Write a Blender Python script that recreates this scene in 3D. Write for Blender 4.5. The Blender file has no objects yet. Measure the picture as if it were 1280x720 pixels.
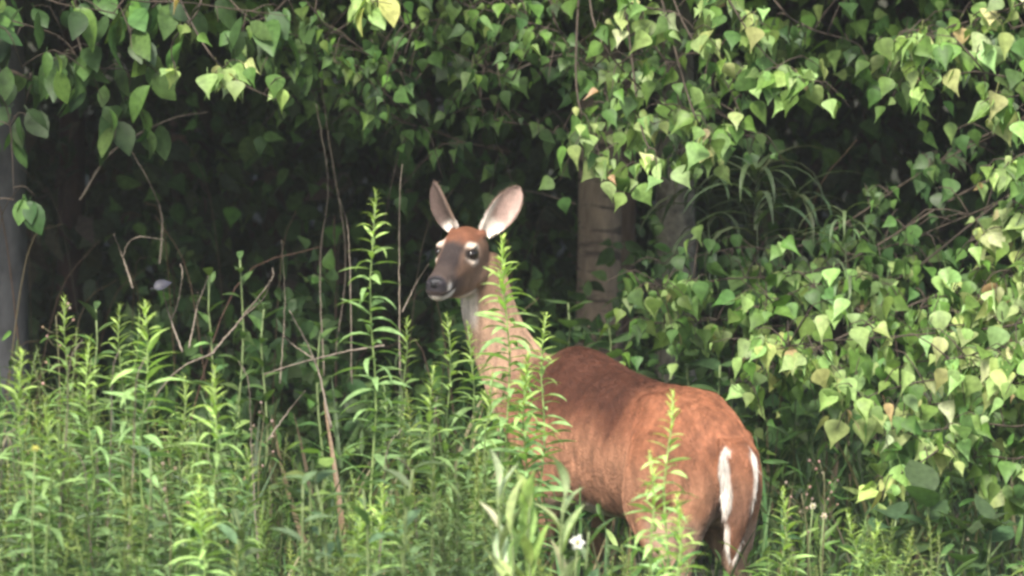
import bpy, bmesh, math, random
import numpy as np
from mathutils import Vector, Matrix, noise

random.seed(7)
rng = np.random.default_rng(7)
S = bpy.context.scene
COL = S.collection
R = math.radians

# ------------------------------------------------------------------ camera
CAM = Vector((0.0, -14.0, 1.8))
TGT = Vector((0.0, 0.0, 1.07))
cd = bpy.data.cameras.new('camera')
cam = bpy.data.objects.new('camera', cd)
COL.objects.link(cam)
cam.location = CAM
cam.rotation_euler = (TGT - CAM).to_track_quat('-Z', 'Y').to_euler()
cd.sensor_width = 36.0
cd.lens = 169.5
cd.clip_start = 0.1
cd.clip_end = 500.0
cd.dof.use_dof = True
cd.dof.focus_distance = 13.9
cd.dof.aperture_fstop = 4.2
S.camera = cam

# ------------------------------------------------------------------ sky and sun
SUN_EL, SUN_AZ = R(46), R(196)      # azimuth: clockwise from +Y, so the sun stands behind the camera, a little to its left
w = bpy.data.worlds.new('World')
S.world = w
w.use_nodes = True
nt = w.node_tree
bg = nt.nodes['Background']
sky = nt.nodes.new('ShaderNodeTexSky')
sky.sky_type = 'NISHITA'
sky.sun_disc = False
sky.sun_elevation = SUN_EL
sky.sun_rotation = SUN_AZ
sky.dust_density = 3.0
nt.links.new(sky.outputs[0], bg.inputs[0])
bg.inputs[1].default_value = 0.115
sl = bpy.data.lights.new('sun', 'SUN')
sun = bpy.data.objects.new('sun', sl)
COL.objects.link(sun)
sl.energy = 3.0
sl.angle = R(13)
sl.color = (1.0, 0.95, 0.86)
sdir = Vector((math.sin(SUN_AZ) * math.cos(SUN_EL), math.cos(SUN_AZ) * math.cos(SUN_EL), math.sin(SUN_EL)))
sun.rotation_euler = sdir.to_track_quat('Z', 'Y').to_euler()
sun.location = (0, 0, 30)

S.view_settings.view_transform = 'Standard'
S.view_settings.look = 'None'
S.view_settings.gamma = 1.0
S.view_settings.exposure = 1.35
S.cycles.max_bounces = 6
S.cycles.diffuse_bounces = 3
S.cycles.transmission_bounces = 3
S.cycles.filter_width = 2.9
S.cycles.caustics_reflective = False
S.cycles.caustics_refractive = False

CR = cam.rotation_euler.to_matrix()


def P(px, py, Y):
    """world point at depth Y seen at pixel (px, py) of the 1280 x 720 photograph"""
    k = 36.0 / 1280.0 / cd.lens
    d = CR @ Vector(((px - 640) * k, (360 - py) * k, -1.0))
    return CAM + d * ((Y - CAM.y) / d.y)


def sstep(a, b, x):
    t = min(1.0, max(0.0, (x - a) / (b - a)))
    return t * t * (3 - 2 * t)


def ground_z(x, y):
    g = -0.12 + 0.24 * sstep(-0.3, 1.2, y)
    g += 0.02 * math.sin(x * 1.7 + y) * math.cos(y * 1.3 - x * 0.6)
    if y > 5.5:
        g += 6.0 * sstep(5.5, 30, y)  # unseen bank, added to shut out the sky behind the wood
    return g


# ------------------------------------------------------------------ small helpers
def tag(o, label=None, cat=None, group=None, kind=None):
    if label: o['label'] = label
    if cat: o['category'] = cat
    if group: o['group'] = group
    if kind: o['kind'] = kind
    return o


def empty(name, loc=(0, 0, 0)):
    o = bpy.data.objects.new(name, None)
    o.location = loc
    o.empty_display_size = 0.05
    COL.objects.link(o)
    return o


def link(name, me, parent=None, mat=None, color=None):
    """one mesh object; its data are in world space unless a matrix is set later"""
    o = bpy.data.objects.new(name, me)
    COL.objects.link(o)
    if parent is not None:
        o.parent = parent
    if mat is not None and not me.materials:
        me.materials.append(mat)
    if color is not None:
        o.color = (*color, 1.0)
    return o


def np_mesh(name, V, F, tint=None, smooth=True):
    """V (n,3) float, F (m,3) int triangles, tint (n,3) per vertex"""
    me = bpy.data.meshes.new(name)
    V = np.asarray(V, np.float32)
    F = np.asarray(F, np.int32)
    me.vertices.add(len(V))
    me.vertices.foreach_set('co', V.ravel())
    me.loops.add(F.size)
    me.loops.foreach_set('vertex_index', F.ravel())
    me.polygons.add(len(F))
    me.polygons.foreach_set('loop_start', np.arange(0, F.size, 3, dtype=np.int32))
    me.polygons.foreach_set('loop_total', np.full(len(F), 3, np.int32))
    me.polygons.foreach_set('use_smooth', np.full(len(F), smooth))
    if tint is not None:
        a = me.attributes.new('tint', 'FLOAT_COLOR', 'POINT')
        c = np.ones((len(V), 4), np.float32)
        c[:, :3] = tint
        a.data.foreach_set('color', c.ravel())
    me.update()
    me.validate()
    return me


def unit(v):
    v = np.asarray(v, float)
    return v / max(1e-9, np.linalg.norm(v))


def catmull(pts, n):
    """pts: rows of any width -> n rows along a Catmull-Rom spline"""
    p = np.asarray(pts, float)
    p = np.vstack([2 * p[0] - p[1], p, 2 * p[-1] - p[-2]])
    m = len(p) - 3
    out = []
    for s in np.linspace(0, m - 1e-6, n):
        i = int(s); t = s - i
        a, b, c, d = p[i], p[i + 1], p[i + 2], p[i + 3]
        out.append(0.5 * (2 * b + (c - a) * t + (2 * a - 5 * b + 4 * c - d) * t * t + (3 * b - a - 3 * c + d) * t ** 3))
    return np.array(out)


class MB:
    """collects tubes and leaf copies into one triangle mesh"""
    def __init__(s):
        s.V, s.F, s.T, s.n = [], [], [], 0

    def add(s, V, F, tint=None):
        s.V.append(np.asarray(V, float)); s.F.append(np.asarray(F) + s.n); s.n += len(V)
        t = np.ones((len(V), 3)) if tint is None else np.broadcast_to(np.asarray(tint, float), (len(V), 3))
        s.T.append(t)

    def tube(s, pts, rad, k=5, tint=None):
        pts = np.asarray(pts, float)
        n = len(pts)
        rad = np.broadcast_to(np.asarray(rad, float), (n,)) if np.ndim(rad) else np.full(n, rad)
        tan = np.gradient(pts, axis=0)
        ref = np.array([0.31, 0.2, 0.93]) if abs(unit(pts[-1] - pts[0])[2]) < 0.8 else np.array([1.0, 0.1, 0.0])
        V = []
        for i in range(n):
            t = unit(tan[i]); a = unit(np.cross(t, ref)); b = np.cross(t, a)
            for j in range(k):
                th = 2 * math.pi * j / k
                V.append(pts[i] + rad[i] * (math.cos(th) * a + math.sin(th) * b))
        F = []
        for i in range(n - 1):
            for j in range(k):
                a0, a1 = i * k + j, i * k + (j + 1) % k
                b0, b1 = a0 + k, a1 + k
                F += [(a0, a1, b1), (a0, b1, b0)]
        V.append(pts[-1]); e = len(V) - 1
        for j in range(k):
            F.append(((n - 1) * k + j, (n - 1) * k + (j + 1) % k, e))
        V.append(pts[0]); e = len(V) - 1
        for j in range(k):
            F.append(((j + 1) % k, j, e))
        s.add(V, F, tint)

    def leaf(s, tpl, M, tint):
        V, F = tpl
        s.add(V @ M[:3, :3].T + M[:3, 3], F, tint)

    def mesh(s, name, smooth=True):
        return np_mesh(name, np.vstack(s.V), np.vstack(s.F), np.vstack(s.T), smooth)


def scatter(tpl, pos, dirs, nrm, size, tint):
    """many copies of a leaf template in one go (vectorised) -> V, F, T"""
    V, F = tpl
    y = dirs / np.linalg.norm(dirs, axis=1, keepdims=True)
    z = nrm - (nrm * y).sum(1, keepdims=True) * y
    z /= np.maximum(1e-6, np.linalg.norm(z, axis=1, keepdims=True))
    x = np.cross(y, z)
    W = V[None, :, 0:1] * x[:, None] + V[None, :, 1:2] * y[:, None] + V[None, :, 2:3] * z[:, None]
    W = W * size[:, None, None] + pos[:, None]
    n, m = len(pos), len(V)
    FF = (F[None] + (np.arange(n) * m)[:, None, None]).reshape(-1, 3)
    TT = np.repeat(tint, m, axis=0)
    return W.reshape(-1, 3), FF, TT


def leaf_mx(pos, d, nrm, size):
    y = unit(d); nrm = np.asarray(nrm, float)
    z = unit(nrm - nrm.dot(y) * y); x = np.cross(y, z)
    M = np.eye(4)
    M[:3, 0], M[:3, 1], M[:3, 2], M[:3, 3] = x * size, y * size, z * size, pos
    return M


# ------------------------------------------------------------------ materials
def new_mat(name):
    m = bpy.data.materials.new(name)
    m.use_nodes = True
    return m, m.node_tree, m.node_tree.nodes['Principled BSDF']


def leaf_mat(name, use_tint, rough=0.5, trans=0.32, veins=True):
    m, t, b = new_mat(name)
    N, L = t.nodes, t.links
    oi = N.new('ShaderNodeObjectInfo')
    col = oi.outputs['Color']
    if use_tint:
        at = N.new('ShaderNodeAttribute'); at.attribute_name = 'tint'
        mx = N.new('ShaderNodeMix'); mx.data_type = 'RGBA'; mx.blend_type = 'MULTIPLY'; mx.inputs[0].default_value = 1
        L.new(col, mx.inputs[6]); L.new(at.outputs['Color'], mx.inputs[7]); col = mx.outputs[2]
    geo = N.new('ShaderNodeNewGeometry')
    nz = N.new('ShaderNodeTexNoise'); nz.inputs['Scale'].default_value = 55; nz.inputs['Detail'].default_value = 3
    L.new(geo.outputs['Position'], nz.inputs['Vector'])
    mr = N.new('ShaderNodeMapRange'); mr.inputs['From Min'].default_value = 0.3; mr.inputs['From Max'].default_value = 0.7
    mr.inputs['To Min'].default_value = 0.72; mr.inputs['To Max'].default_value = 1.25
    L.new(nz.outputs['Fac'], mr.inputs['Value'])
    vm = N.new('ShaderNodeVectorMath'); vm.operation = 'SCALE'
    L.new(col, vm.inputs[0]); L.new(mr.outputs[0], vm.inputs['Scale'])
    L.new(vm.outputs[0], b.inputs['Base Color'])
    b.inputs['Roughness'].default_value = rough
    b.inputs['Specular IOR Level'].default_value = 0.3
    tr = N.new('ShaderNodeBsdfTranslucent')
    v2 = N.new('ShaderNodeVectorMath'); v2.operation = 'MULTIPLY'
    v2.inputs[1].default_value = (1.25, 1.35, 0.55)
    L.new(vm.outputs[0], v2.inputs[0]); L.new(v2.outputs[0], tr.inputs['Color'])
    ms = N.new('ShaderNodeMixShader'); ms.inputs[0].default_value = trans
    L.new(b.outputs[0], ms.inputs[1]); L.new(tr.outputs[0], ms.inputs[2])
    L.new(ms.outputs[0], N['Material Output'].inputs[0])
    return m


LEAF = leaf_mat('leaf', False, rough=0.48)
LEAFT = leaf_mat('leaf_tinted', True)
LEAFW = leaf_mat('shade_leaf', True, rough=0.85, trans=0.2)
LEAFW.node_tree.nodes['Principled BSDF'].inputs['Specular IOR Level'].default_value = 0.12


def bark_mat(name, c1, c2, stretch, scale, dash=0.0, bump=0.4):
    m, t, b = new_mat(name)
    N, L = t.nodes, t.links
    tc = N.new('ShaderNodeNewGeometry')
    mp = N.new('ShaderNodeMapping'); mp.inputs['Scale'].default_value = (1, 1, stretch)
    L.new(tc.outputs['Position'], mp.inputs['Vector'])
    nz = N.new('ShaderNodeTexNoise'); nz.inputs['Scale'].default_value = scale; nz.inputs['Detail'].default_value = 6
    nz.inputs['Roughness'].default_value = 0.65
    L.new(mp.outputs[0], nz.inputs['Vector'])
    cr = N.new('ShaderNodeValToRGB')
    cr.color_ramp.elements[0].position = 0.33; cr.color_ramp.elements[0].color = (*c1, 1)
    cr.color_ramp.elements[1].position = 0.66; cr.color_ramp.elements[1].color = (*c2, 1)
    L.new(nz.outputs['Fac'], cr.inputs['Fac'])
    out = cr.outputs[0]
    if dash:
        m2 = N.new('ShaderNodeMapping'); m2.inputs['Scale'].default_value = (1, 1, 5)
        L.new(tc.outputs['Position'], m2.inputs['Vector'])
        n2 = N.new('ShaderNodeTexNoise'); n2.inputs['Scale'].default_value = 6; n2.inputs['Detail'].default_value = 3
        L.new(m2.outputs[0], n2.inputs['Vector'])
        r2 = N.new('ShaderNodeMapRange'); r2.inputs['From Min'].default_value = 0.57; r2.inputs['From Max'].default_value = 0.63
        L.new(n2.outputs['Fac'], r2.inputs['Value'])
        mx = N.new('ShaderNodeMix'); mx.data_type = 'RGBA'
        L.new(r2.outputs[0], mx.inputs[0]); L.new(out, mx.inputs[6]); mx.inputs[7].default_value = (0.075, 0.055, 0.042, 1)
        out = mx.outputs[2]
    L.new(out, b.inputs['Base Color'])
    b.inputs['Roughness'].default_value = 0.9
    bp = N.new('ShaderNodeBump'); bp.inputs['Strength'].default_value = bump; bp.inputs['Distance'].default_value = 0.02
    L.new(nz.outputs['Fac'], bp.inputs['Height']); L.new(bp.outputs[0], b.inputs['Normal'])
    return m


BIRCH = bark_mat('birch_bark', (0.14, 0.10, 0.072), (0.31, 0.235, 0.17), 0.35, 26, dash=1)
LICHEN = bark_mat('lichen_bark', (0.05, 0.044, 0.036), (0.30, 0.275, 0.215), 0.9, 20, dash=0)
BROWNBARK = bark_mat('brown_bark', (0.10, 0.065, 0.045), (0.22, 0.15, 0.105), 0.2, 30)
GREYBARK = bark_mat('grey_bark', (0.06, 0.06, 0.064), (0.13, 0.13, 0.137), 0.6, 16, bump=0.25)
TWIG = bark_mat('twig_bark', (0.035, 0.026, 0.018), (0.085, 0.062, 0.044), 1, 60)
DEAD = bark_mat('dead_wood', (0.10, 0.08, 0.06), (0.26, 0.215, 0.165), 1, 50)

# ------------------------------------------------------------------ leaf templates: base at 0, tip at +Y, face +Z, length 1
def template(rows, fold=0.25, curl=0.25, arch=0.0, petiole=0.0, wave=0.0, twist=0.0):
    V, F = [], []
    for t, hw in rows:
        zc = arch * t - curl * t * t
        tw = twist * t
        for sx in (-1, 0, 1):
            x = sx * hw; z = zc + fold * abs(x) + wave * sx * math.sin(t * 7)
            V.append((x * math.cos(tw), t, z + x * math.sin(tw)))
    n = len(rows)
    for i in range(n - 1):
        a = i * 3; b = a + 3
        F += [(a, a + 1, b + 1), (a, b + 1, b), (a + 1, a + 2, b + 2), (a + 1, b + 2, b + 1)]
    if petiole:
        k = len(V)
        V += [(-0.012, -petiole, 0.06), (0.012, -petiole, 0.06), (0.012, 0.02, 0.0), (-0.012, 0.02, 0.0)]
        F += [(k, k + 1, k + 2), (k, k + 2, k + 3)]
    return np.array(V, float), np.array(F, int)


b_rows = [(0.0, 0.05), (0.05, 0.25), (0.15, 0.38), (0.26, 0.385), (0.42, 0.27), (0.58, 0.135), (0.78, 0.045), (1.0, 0.006)]
b_rows2 = [(0.0, 0.08), (0.05, 0.27), (0.15, 0.41), (0.30, 0.43), (0.5, 0.30), (0.68, 0.15), (0.84, 0.05), (1.0, 0.006)]
BIRCH_T = [template(b_rows, 0.30, 0.22, petiole=0.35), template(b_rows2, 0.16, 0.35, petiole=0.3, wave=0.02),
           template(b_rows, 0.5, 0.15, petiole=0.35, twist=0.4), template(b_rows2, -0.12, 0.5, petiole=0.3, twist=-0.3),
           template(b_rows2, 0.35, 0.05, petiole=0.3)]
o_rows = [(0.0, 0.02), (0.1, 0.17), (0.25, 0.28), (0.45, 0.32), (0.65, 0.27), (0.82, 0.15), (1.0, 0.005)]
OVAL_T = [template(o_rows, 0.2, 0.25, petiole=0.18), template(o_rows, 0.35, 0.4, petiole=0.18, twist=0.3),
          template(o_rows, -0.1, 0.15, petiole=0.18, twist=-0.3)]
l_rows = [(0.0, 0.02), (0.12, 0.055), (0.3, 0.088), (0.5, 0.09), (0.7, 0.066), (0.87, 0.03), (1.0, 0.004)]
LANCE_T = [template(l_rows, 0.4, 0.35, arch=0.1), template(l_rows, 0.3, 0.6, arch=0.3), template(l_rows, 0.5, 0.9, arch=0.4, twist=0.3),
           template(l_rows, 0.3, 0.1, arch=0.0, twist=-0.5), template(l_rows, 0.4, 0.75, arch=0.2, twist=-0.2)]
w_rows = [(0.0, 0.03), (0.12, 0.09), (0.3, 0.15), (0.5, 0.165), (0.7, 0.12), (0.87, 0.055), (1.0, 0.005)]
WIDE_T = [template(w_rows, 0.5, 0.2, arch=0.1), template(w_rows, 0.4, 0.5, arch=0.2, twist=0.3), template(w_rows, 0.7, 0.1, twist=-0.3)]
s_rows = [(0.0, 0.007), (0.2, 0.013), (0.4, 0.015), (0.6, 0.013), (0.8, 0.009), (1.0, 0.002)]
BLADE_T = [template(s_rows, 0.4, 0.55, arch=0.25), template(s_rows, 0.4, 0.9, arch=0.55), template(s_rows, 0.3, 0.25, twist=0.8)]
q_rows = [(0.0, 0.06), (0.3, 0.36), (0.65, 0.24), (1.0, 0.01)]
CHEAP_T = [template(q_rows, 0.25, 0.3), template(q_rows, -0.1, 0.5)]
for T_ in (BIRCH_T, OVAL_T, LANCE_T, WIDE_T, BLADE_T):
    pass


def arc_template(rows, ang, fold=0.3, twist=0.0):
    """a leaf whose midrib bends down through ang radians"""
    V, F = [], []
    for t, hw in rows:
        y = math.sin(ang * t) / ang; z = -(1 - math.cos(ang * t)) / ang
        for sx in (-1, 0, 1):
            x = sx * hw
            up = fold * abs(x)
            V.append((x, y + up * math.sin(ang * t), z + up * math.cos(ang * t) + twist * x * t))
    for i in range(len(rows) - 1):
        a = i * 3; b = a + 3
        F += [(a, a + 1, b + 1), (a, b + 1, b), (a + 1, a + 2, b + 2), (a + 1, b + 2, b + 1)]
    return np.array(V, float), np.array(F, int)


LANCE_T = [arc_template(l_rows, 0.6), arc_template(l_rows, 1.0, .4), arc_template(l_rows, 0.3, .5, .4), arc_template(l_rows, 0.8, .3, -.5), arc_template(l_rows, 1.5, .4, .3)]
r_rows = [(0.0, 0.02), (0.15, 0.03), (0.3, 0.034), (0.45, 0.034), (0.6, 0.03), (0.75, 0.023), (0.88, 0.014), (1.0, 0.003)]
RIBBON_T = [arc_template(r_rows, 2.2), arc_template(r_rows, 2.8, .3, .3), arc_template(r_rows, 1.6)]


def tpl_meshes(name, tpls, mat):
    out = []
    for V, F in tpls:
        me = np_mesh(name, V, F)
        me.materials.append(mat)
        out.append(me)
    return out


BIRCH_M = tpl_meshes('birch_leaf', BIRCH_T, LEAF)
OVAL_M = tpl_meshes('oval_leaf', OVAL_T, LEAF)
LANCE_M = tpl_meshes('lance_leaf', LANCE_T, LEAF)
WIDE_M = tpl_meshes('wide_leaf', WIDE_T, LEAF)
RIBBON_M = tpl_meshes('ribbon_leaf', RIBBON_T, LEAF)
BLADE_M = tpl_meshes('blade_leaf', BLADE_T, LEAF)


def jitter(c, h=0.12, v=0.25):
    k = 1 + random.uniform(-v, v)
    return tuple(max(0.004, x * k * (1 + random.uniform(-h, h))) for x in c)


# ------------------------------------------------------------------ ground
def build_ground():
    xs = np.concatenate([np.linspace(-120, -8, 12), np.linspace(-7, 7, 57), np.linspace(8, 120, 12)])
    ys = np.concatenate([np.linspace(-60, -7, 12), np.linspace(-6, 10, 65), np.linspace(11, 40, 20), np.linspace(50, 200, 8)])
    V = [(x, y, ground_z(x, y) + 0.015 * noise.noise((x * 3, y * 3, 0))) for y in ys for x in xs]
    n = len(xs); F = []
    for j in range(len(ys) - 1):
        for i in range(n - 1):
            a = j * n + i
            F += [(a, a + 1, a + n + 1), (a, a + n + 1, a + n)]
    me = np_mesh('ground', V, F)
    m, t, b = new_mat('forest_floor')
    N, L = t.nodes, t.links
    g = N.new('ShaderNodeNewGeometry')
    nz = N.new('ShaderNodeTexNoise'); nz.inputs['Scale'].default_value = 9; nz.inputs['Detail'].default_value = 8
    L.new(g.outputs['Position'], nz.inputs['Vector'])
    cr = N.new('ShaderNodeValToRGB')
    cr.color_ramp.elements[0].position = 0.35; cr.color_ramp.elements[0].color = (0.022, 0.02, 0.013, 1)
    cr.color_ramp.elements[1].position = 0.7; cr.color_ramp.elements[1].color = (0.045, 0.05, 0.022, 1)
    L.new(nz.outputs['Fac'], cr.inputs['Fac']); L.new(cr.outputs[0], b.inputs['Base Color'])
    b.inputs['Roughness'].default_value = 1.0
    o = link('ground', me, mat=m)
    tag(o, kind='structure')


build_ground()

# ------------------------------------------------------------------ trees
def trunk_mesh(base, top, r0, r1, lean=0.04, k=20, n=26, flare=0.25, seed=0):
    base, top = np.array(base, float), np.array(top, float)
    V, F = [], []
    for i in range(n):
        t = i / (n - 1)
        c = base + (top - base) * t + lean * np.array([math.sin(t * 3.1 + seed), math.cos(t * 2.3 + seed * 2) - 1, 0])
        r = r0 + (r1 - r0) * t
        r *= 1 + flare * math.exp(-t * 14)
        for j in range(k):
            a = 2 * math.pi * j / k
            q = r * (1 + 0.07 * noise.noise((math.cos(a) * 1.5 + seed, math.sin(a) * 1.5, t * 9)) + 0.03 * noise.noise((math.cos(a) * 5, math.sin(a) * 5 + seed, t * 40)))
            V.append(c + np.array([q * math.cos(a), q * math.sin(a), 0]))
    for i in range(n - 1):
        for j in range(k):
            a0, a1 = i * k + j, i * k + (j + 1) % k
            F += [(a0, a1, a1 + k), (a0, a1 + k, a0 + k)]
    return np_mesh('trunk', V, F)


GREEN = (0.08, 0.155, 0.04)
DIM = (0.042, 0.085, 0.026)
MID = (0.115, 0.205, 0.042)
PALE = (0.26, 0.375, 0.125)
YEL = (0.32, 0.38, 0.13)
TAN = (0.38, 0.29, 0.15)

PALETTES = {  # leaf tones carry the light too: pale where sunlit, dim and dark in shade
    'pale': [(PALE, 6), (MID, 3), (YEL, 2.5), (TAN, 0.35), ((.44, .50, .24), 1.8)],  # palest tone paints the near-white sun highlights into the leaves
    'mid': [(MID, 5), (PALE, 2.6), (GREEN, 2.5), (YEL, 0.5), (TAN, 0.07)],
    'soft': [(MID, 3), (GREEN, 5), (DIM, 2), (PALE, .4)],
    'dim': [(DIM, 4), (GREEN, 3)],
    'dark': [((.055, .08, .042), 5), ((0.04, 0.06, 0.03), 3), ((.07, .058, .042), 2)],  # deep shade of the woods put into the leaf colour
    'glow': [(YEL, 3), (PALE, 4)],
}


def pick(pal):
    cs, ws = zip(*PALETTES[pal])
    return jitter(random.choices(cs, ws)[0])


class Tree:
    def __init__(s, name, label, cat, base, meshes, tpls, limit=300):
        s.root = empty(name, base)
        s.inv = Matrix.Translation(-Vector(base))
        tag(s.root, label, cat)
        s.meshes, s.tpls, s.limit = meshes, tpls, limit
        s.count = 0
        s.rest = []
        s.base = Vector(base)

    def part(s, name, me, mat, parent=None, color=None):
        o = link(name, me, parent or s.root, mat, color)
        if parent is None:
            o.matrix_parent_inverse = s.inv
        return o

    def spray(s, pts, Y, n, spread, size, pal, hub=None, up=0.0, meshes=None, tpls=None, facing=0.7):
        meshes = meshes or s.meshes; tpls = tpls or s.tpls
        w3 = [np.array(P(px, py, Y + 0.12 * math.sin(i * 2.1 + px))) for i, (px, py) in enumerate(pts)]
        if hub is not None:
            h = np.array(hub, float)
            mid = (h * 0.5 + w3[0] * 0.5) + np.array([0, 0, 0.12])
            path = [h, mid] + w3
        else:
            path = w3
        c = catmull(path, 6 * len(path))
        mb = MB()
        mb.tube(c, np.linspace(0.0055 if hub is not None else 0.0035, 0.0012, len(c)), 5)
        first = int(len(c) * (1 - len(w3) / len(path))) if hub is not None else 0
        leaves = []
        g = 0
        while g < n:
            i = random.randint(first, len(c) - 1)
            b = c[i]
            off = np.array([random.gauss(0, 1), random.gauss(0, 1), random.gauss(-0.35 + up, 0.8)]) * spread
            e = b + off
            m = (b + e) / 2 + np.array([0, 0, 0.25 * np.linalg.norm(off)])
            tw = catmull([b, m, e], 5)
            mb.tube(tw, np.linspace(0.0028, 0.0012, 5), 3)
            for q in range(random.randint(2, 4)):
                f = random.uniform(0.35, 1.0)
                p = tw[min(4, int(f * 4.99))] + np.array([random.gauss(0, 1), random.gauss(0, 1), random.gauss(0, 1)]) * 0.014
                d = np.array([random.gauss(0, 0.5), random.gauss(-0.28, 0.45), -0.85 + up + random.gauss(0, 0.3)])
                nr = np.array([random.gauss(0, 0.65), -facing + random.gauss(0, 0.5), 0.7 + random.gauss(0, 0.5)])
                sz = size * (random.uniform(0.7, 1.15) if random.random() < .75 else random.uniform(.35, .7))
                leaves.append((p + unit(d) * 0.25 * sz, d, nr, sz, pick(pal)))
                g += 1
        br = s.part('branch', mb.mesh('branch'), TWIG)
        for (p, d, nr, sz, col) in leaves:
            k = random.randrange(len(meshes))
            M = leaf_mx(p, d, nr, sz)
            M[:3, 0] *= random.uniform(.68, 1.12); M[:3, 2] *= random.uniform(.5, 1.6)
            if s.count < s.limit:
                o = link('leaf', meshes[k], br, color=col)
                o.matrix_basis = Matrix(M.tolist())
                s.count += 1
            else:
                s.rest.append((tpls[k], M, col))
        return br

    def finish(s, mass=None):
        mb = MB()
        for tpl, M, col in s.rest:
            mb.leaf(tpl, M, col)
        if mass is not None:
            for a in mass:
                mb.add(*a)
        if mb.n:
            o = s.part('foliage', mb.mesh('foliage'), LEAFT)
            o['kind'] = 'stuff'


def leaf_cloud(n, fpos, size, pal, tpls=None, up=-0.6, face=(0, -0.4, 0.6)):
    """n leaves at random points from fpos() -> list of (V, F, T)"""
    tpls = tpls or CHEAP_T
    out = []
    for tpl in tpls:
        m = n // len(tpls)
        pos = fpos(m)
        d = rng.normal(0, 0.5, (m, 3)) + np.array([0, 0, up])
        nr = rng.normal(0, 0.6, (m, 3)) + np.array(face)
        sz = size * rng.uniform(0.6, 1.3, m)
        tint = np.array([pick(pal) for _ in range(m)])
        out.append(scatter(tpl, pos, d, nr, sz, tint))
    return out


def ball_cloud(centres, radii):
    C_ = np.array(centres, float); Rr = np.array(radii, float)
    wts = (Rr.prod(1)) ** 0.8
    wts /= wts.sum()

    def f(m):
        i = rng.choice(len(C_), m, p=wts)
        v = rng.normal(0, 1, (m, 3))
        v /= np.linalg.norm(v, axis=1, keepdims=True)
        r = rng.uniform(0.35, 1.0, (m, 1)) ** 0.5
        return C_[i] + v * r * Rr[i]
    return f


def crown_mass(cx, cy, z0, z1, rx, ry, n, size, pal, k=26):  # crowns above the view, placed and thickened to shade the wood below
    cs, rs = [], []
    for _ in range(k):
        a = random.uniform(0, 2 * math.pi); q = math.sqrt(random.random())
        z = random.uniform(z0, z1)
        cs.append((cx + rx * q * math.cos(a), cy + ry * q * math.sin(a), z))
        s_ = random.uniform(0.5, 0.95)
        rs.append((s_, s_, s_ * 0.55))
    return leaf_cloud(n, ball_cloud(cs, rs), size, pal)


def on_ground(px, Y, dx=0.0):
    x = P(px, 360, Y).x + dx
    return Vector((x, Y, ground_z(x, Y)))


# --- birch at the right: its trunk stands just outside the frame
b = Vector((2.05, 1.5, ground_z(2.05, 1.5)))
birch_right = Tree('birch_tree', 'birch with sunlit pale green drooping leaves filling the right side, trunk beyond the edge', 'tree', b, BIRCH_M, BIRCH_T)
birch_right.part('trunk', trunk_mesh(b, (2.2, 1.6, 5.0), 0.09, 0.05, seed=3), BIRCH)


def hubR(z): return (2.06 + 0.03 * z, 1.5, z)


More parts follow.
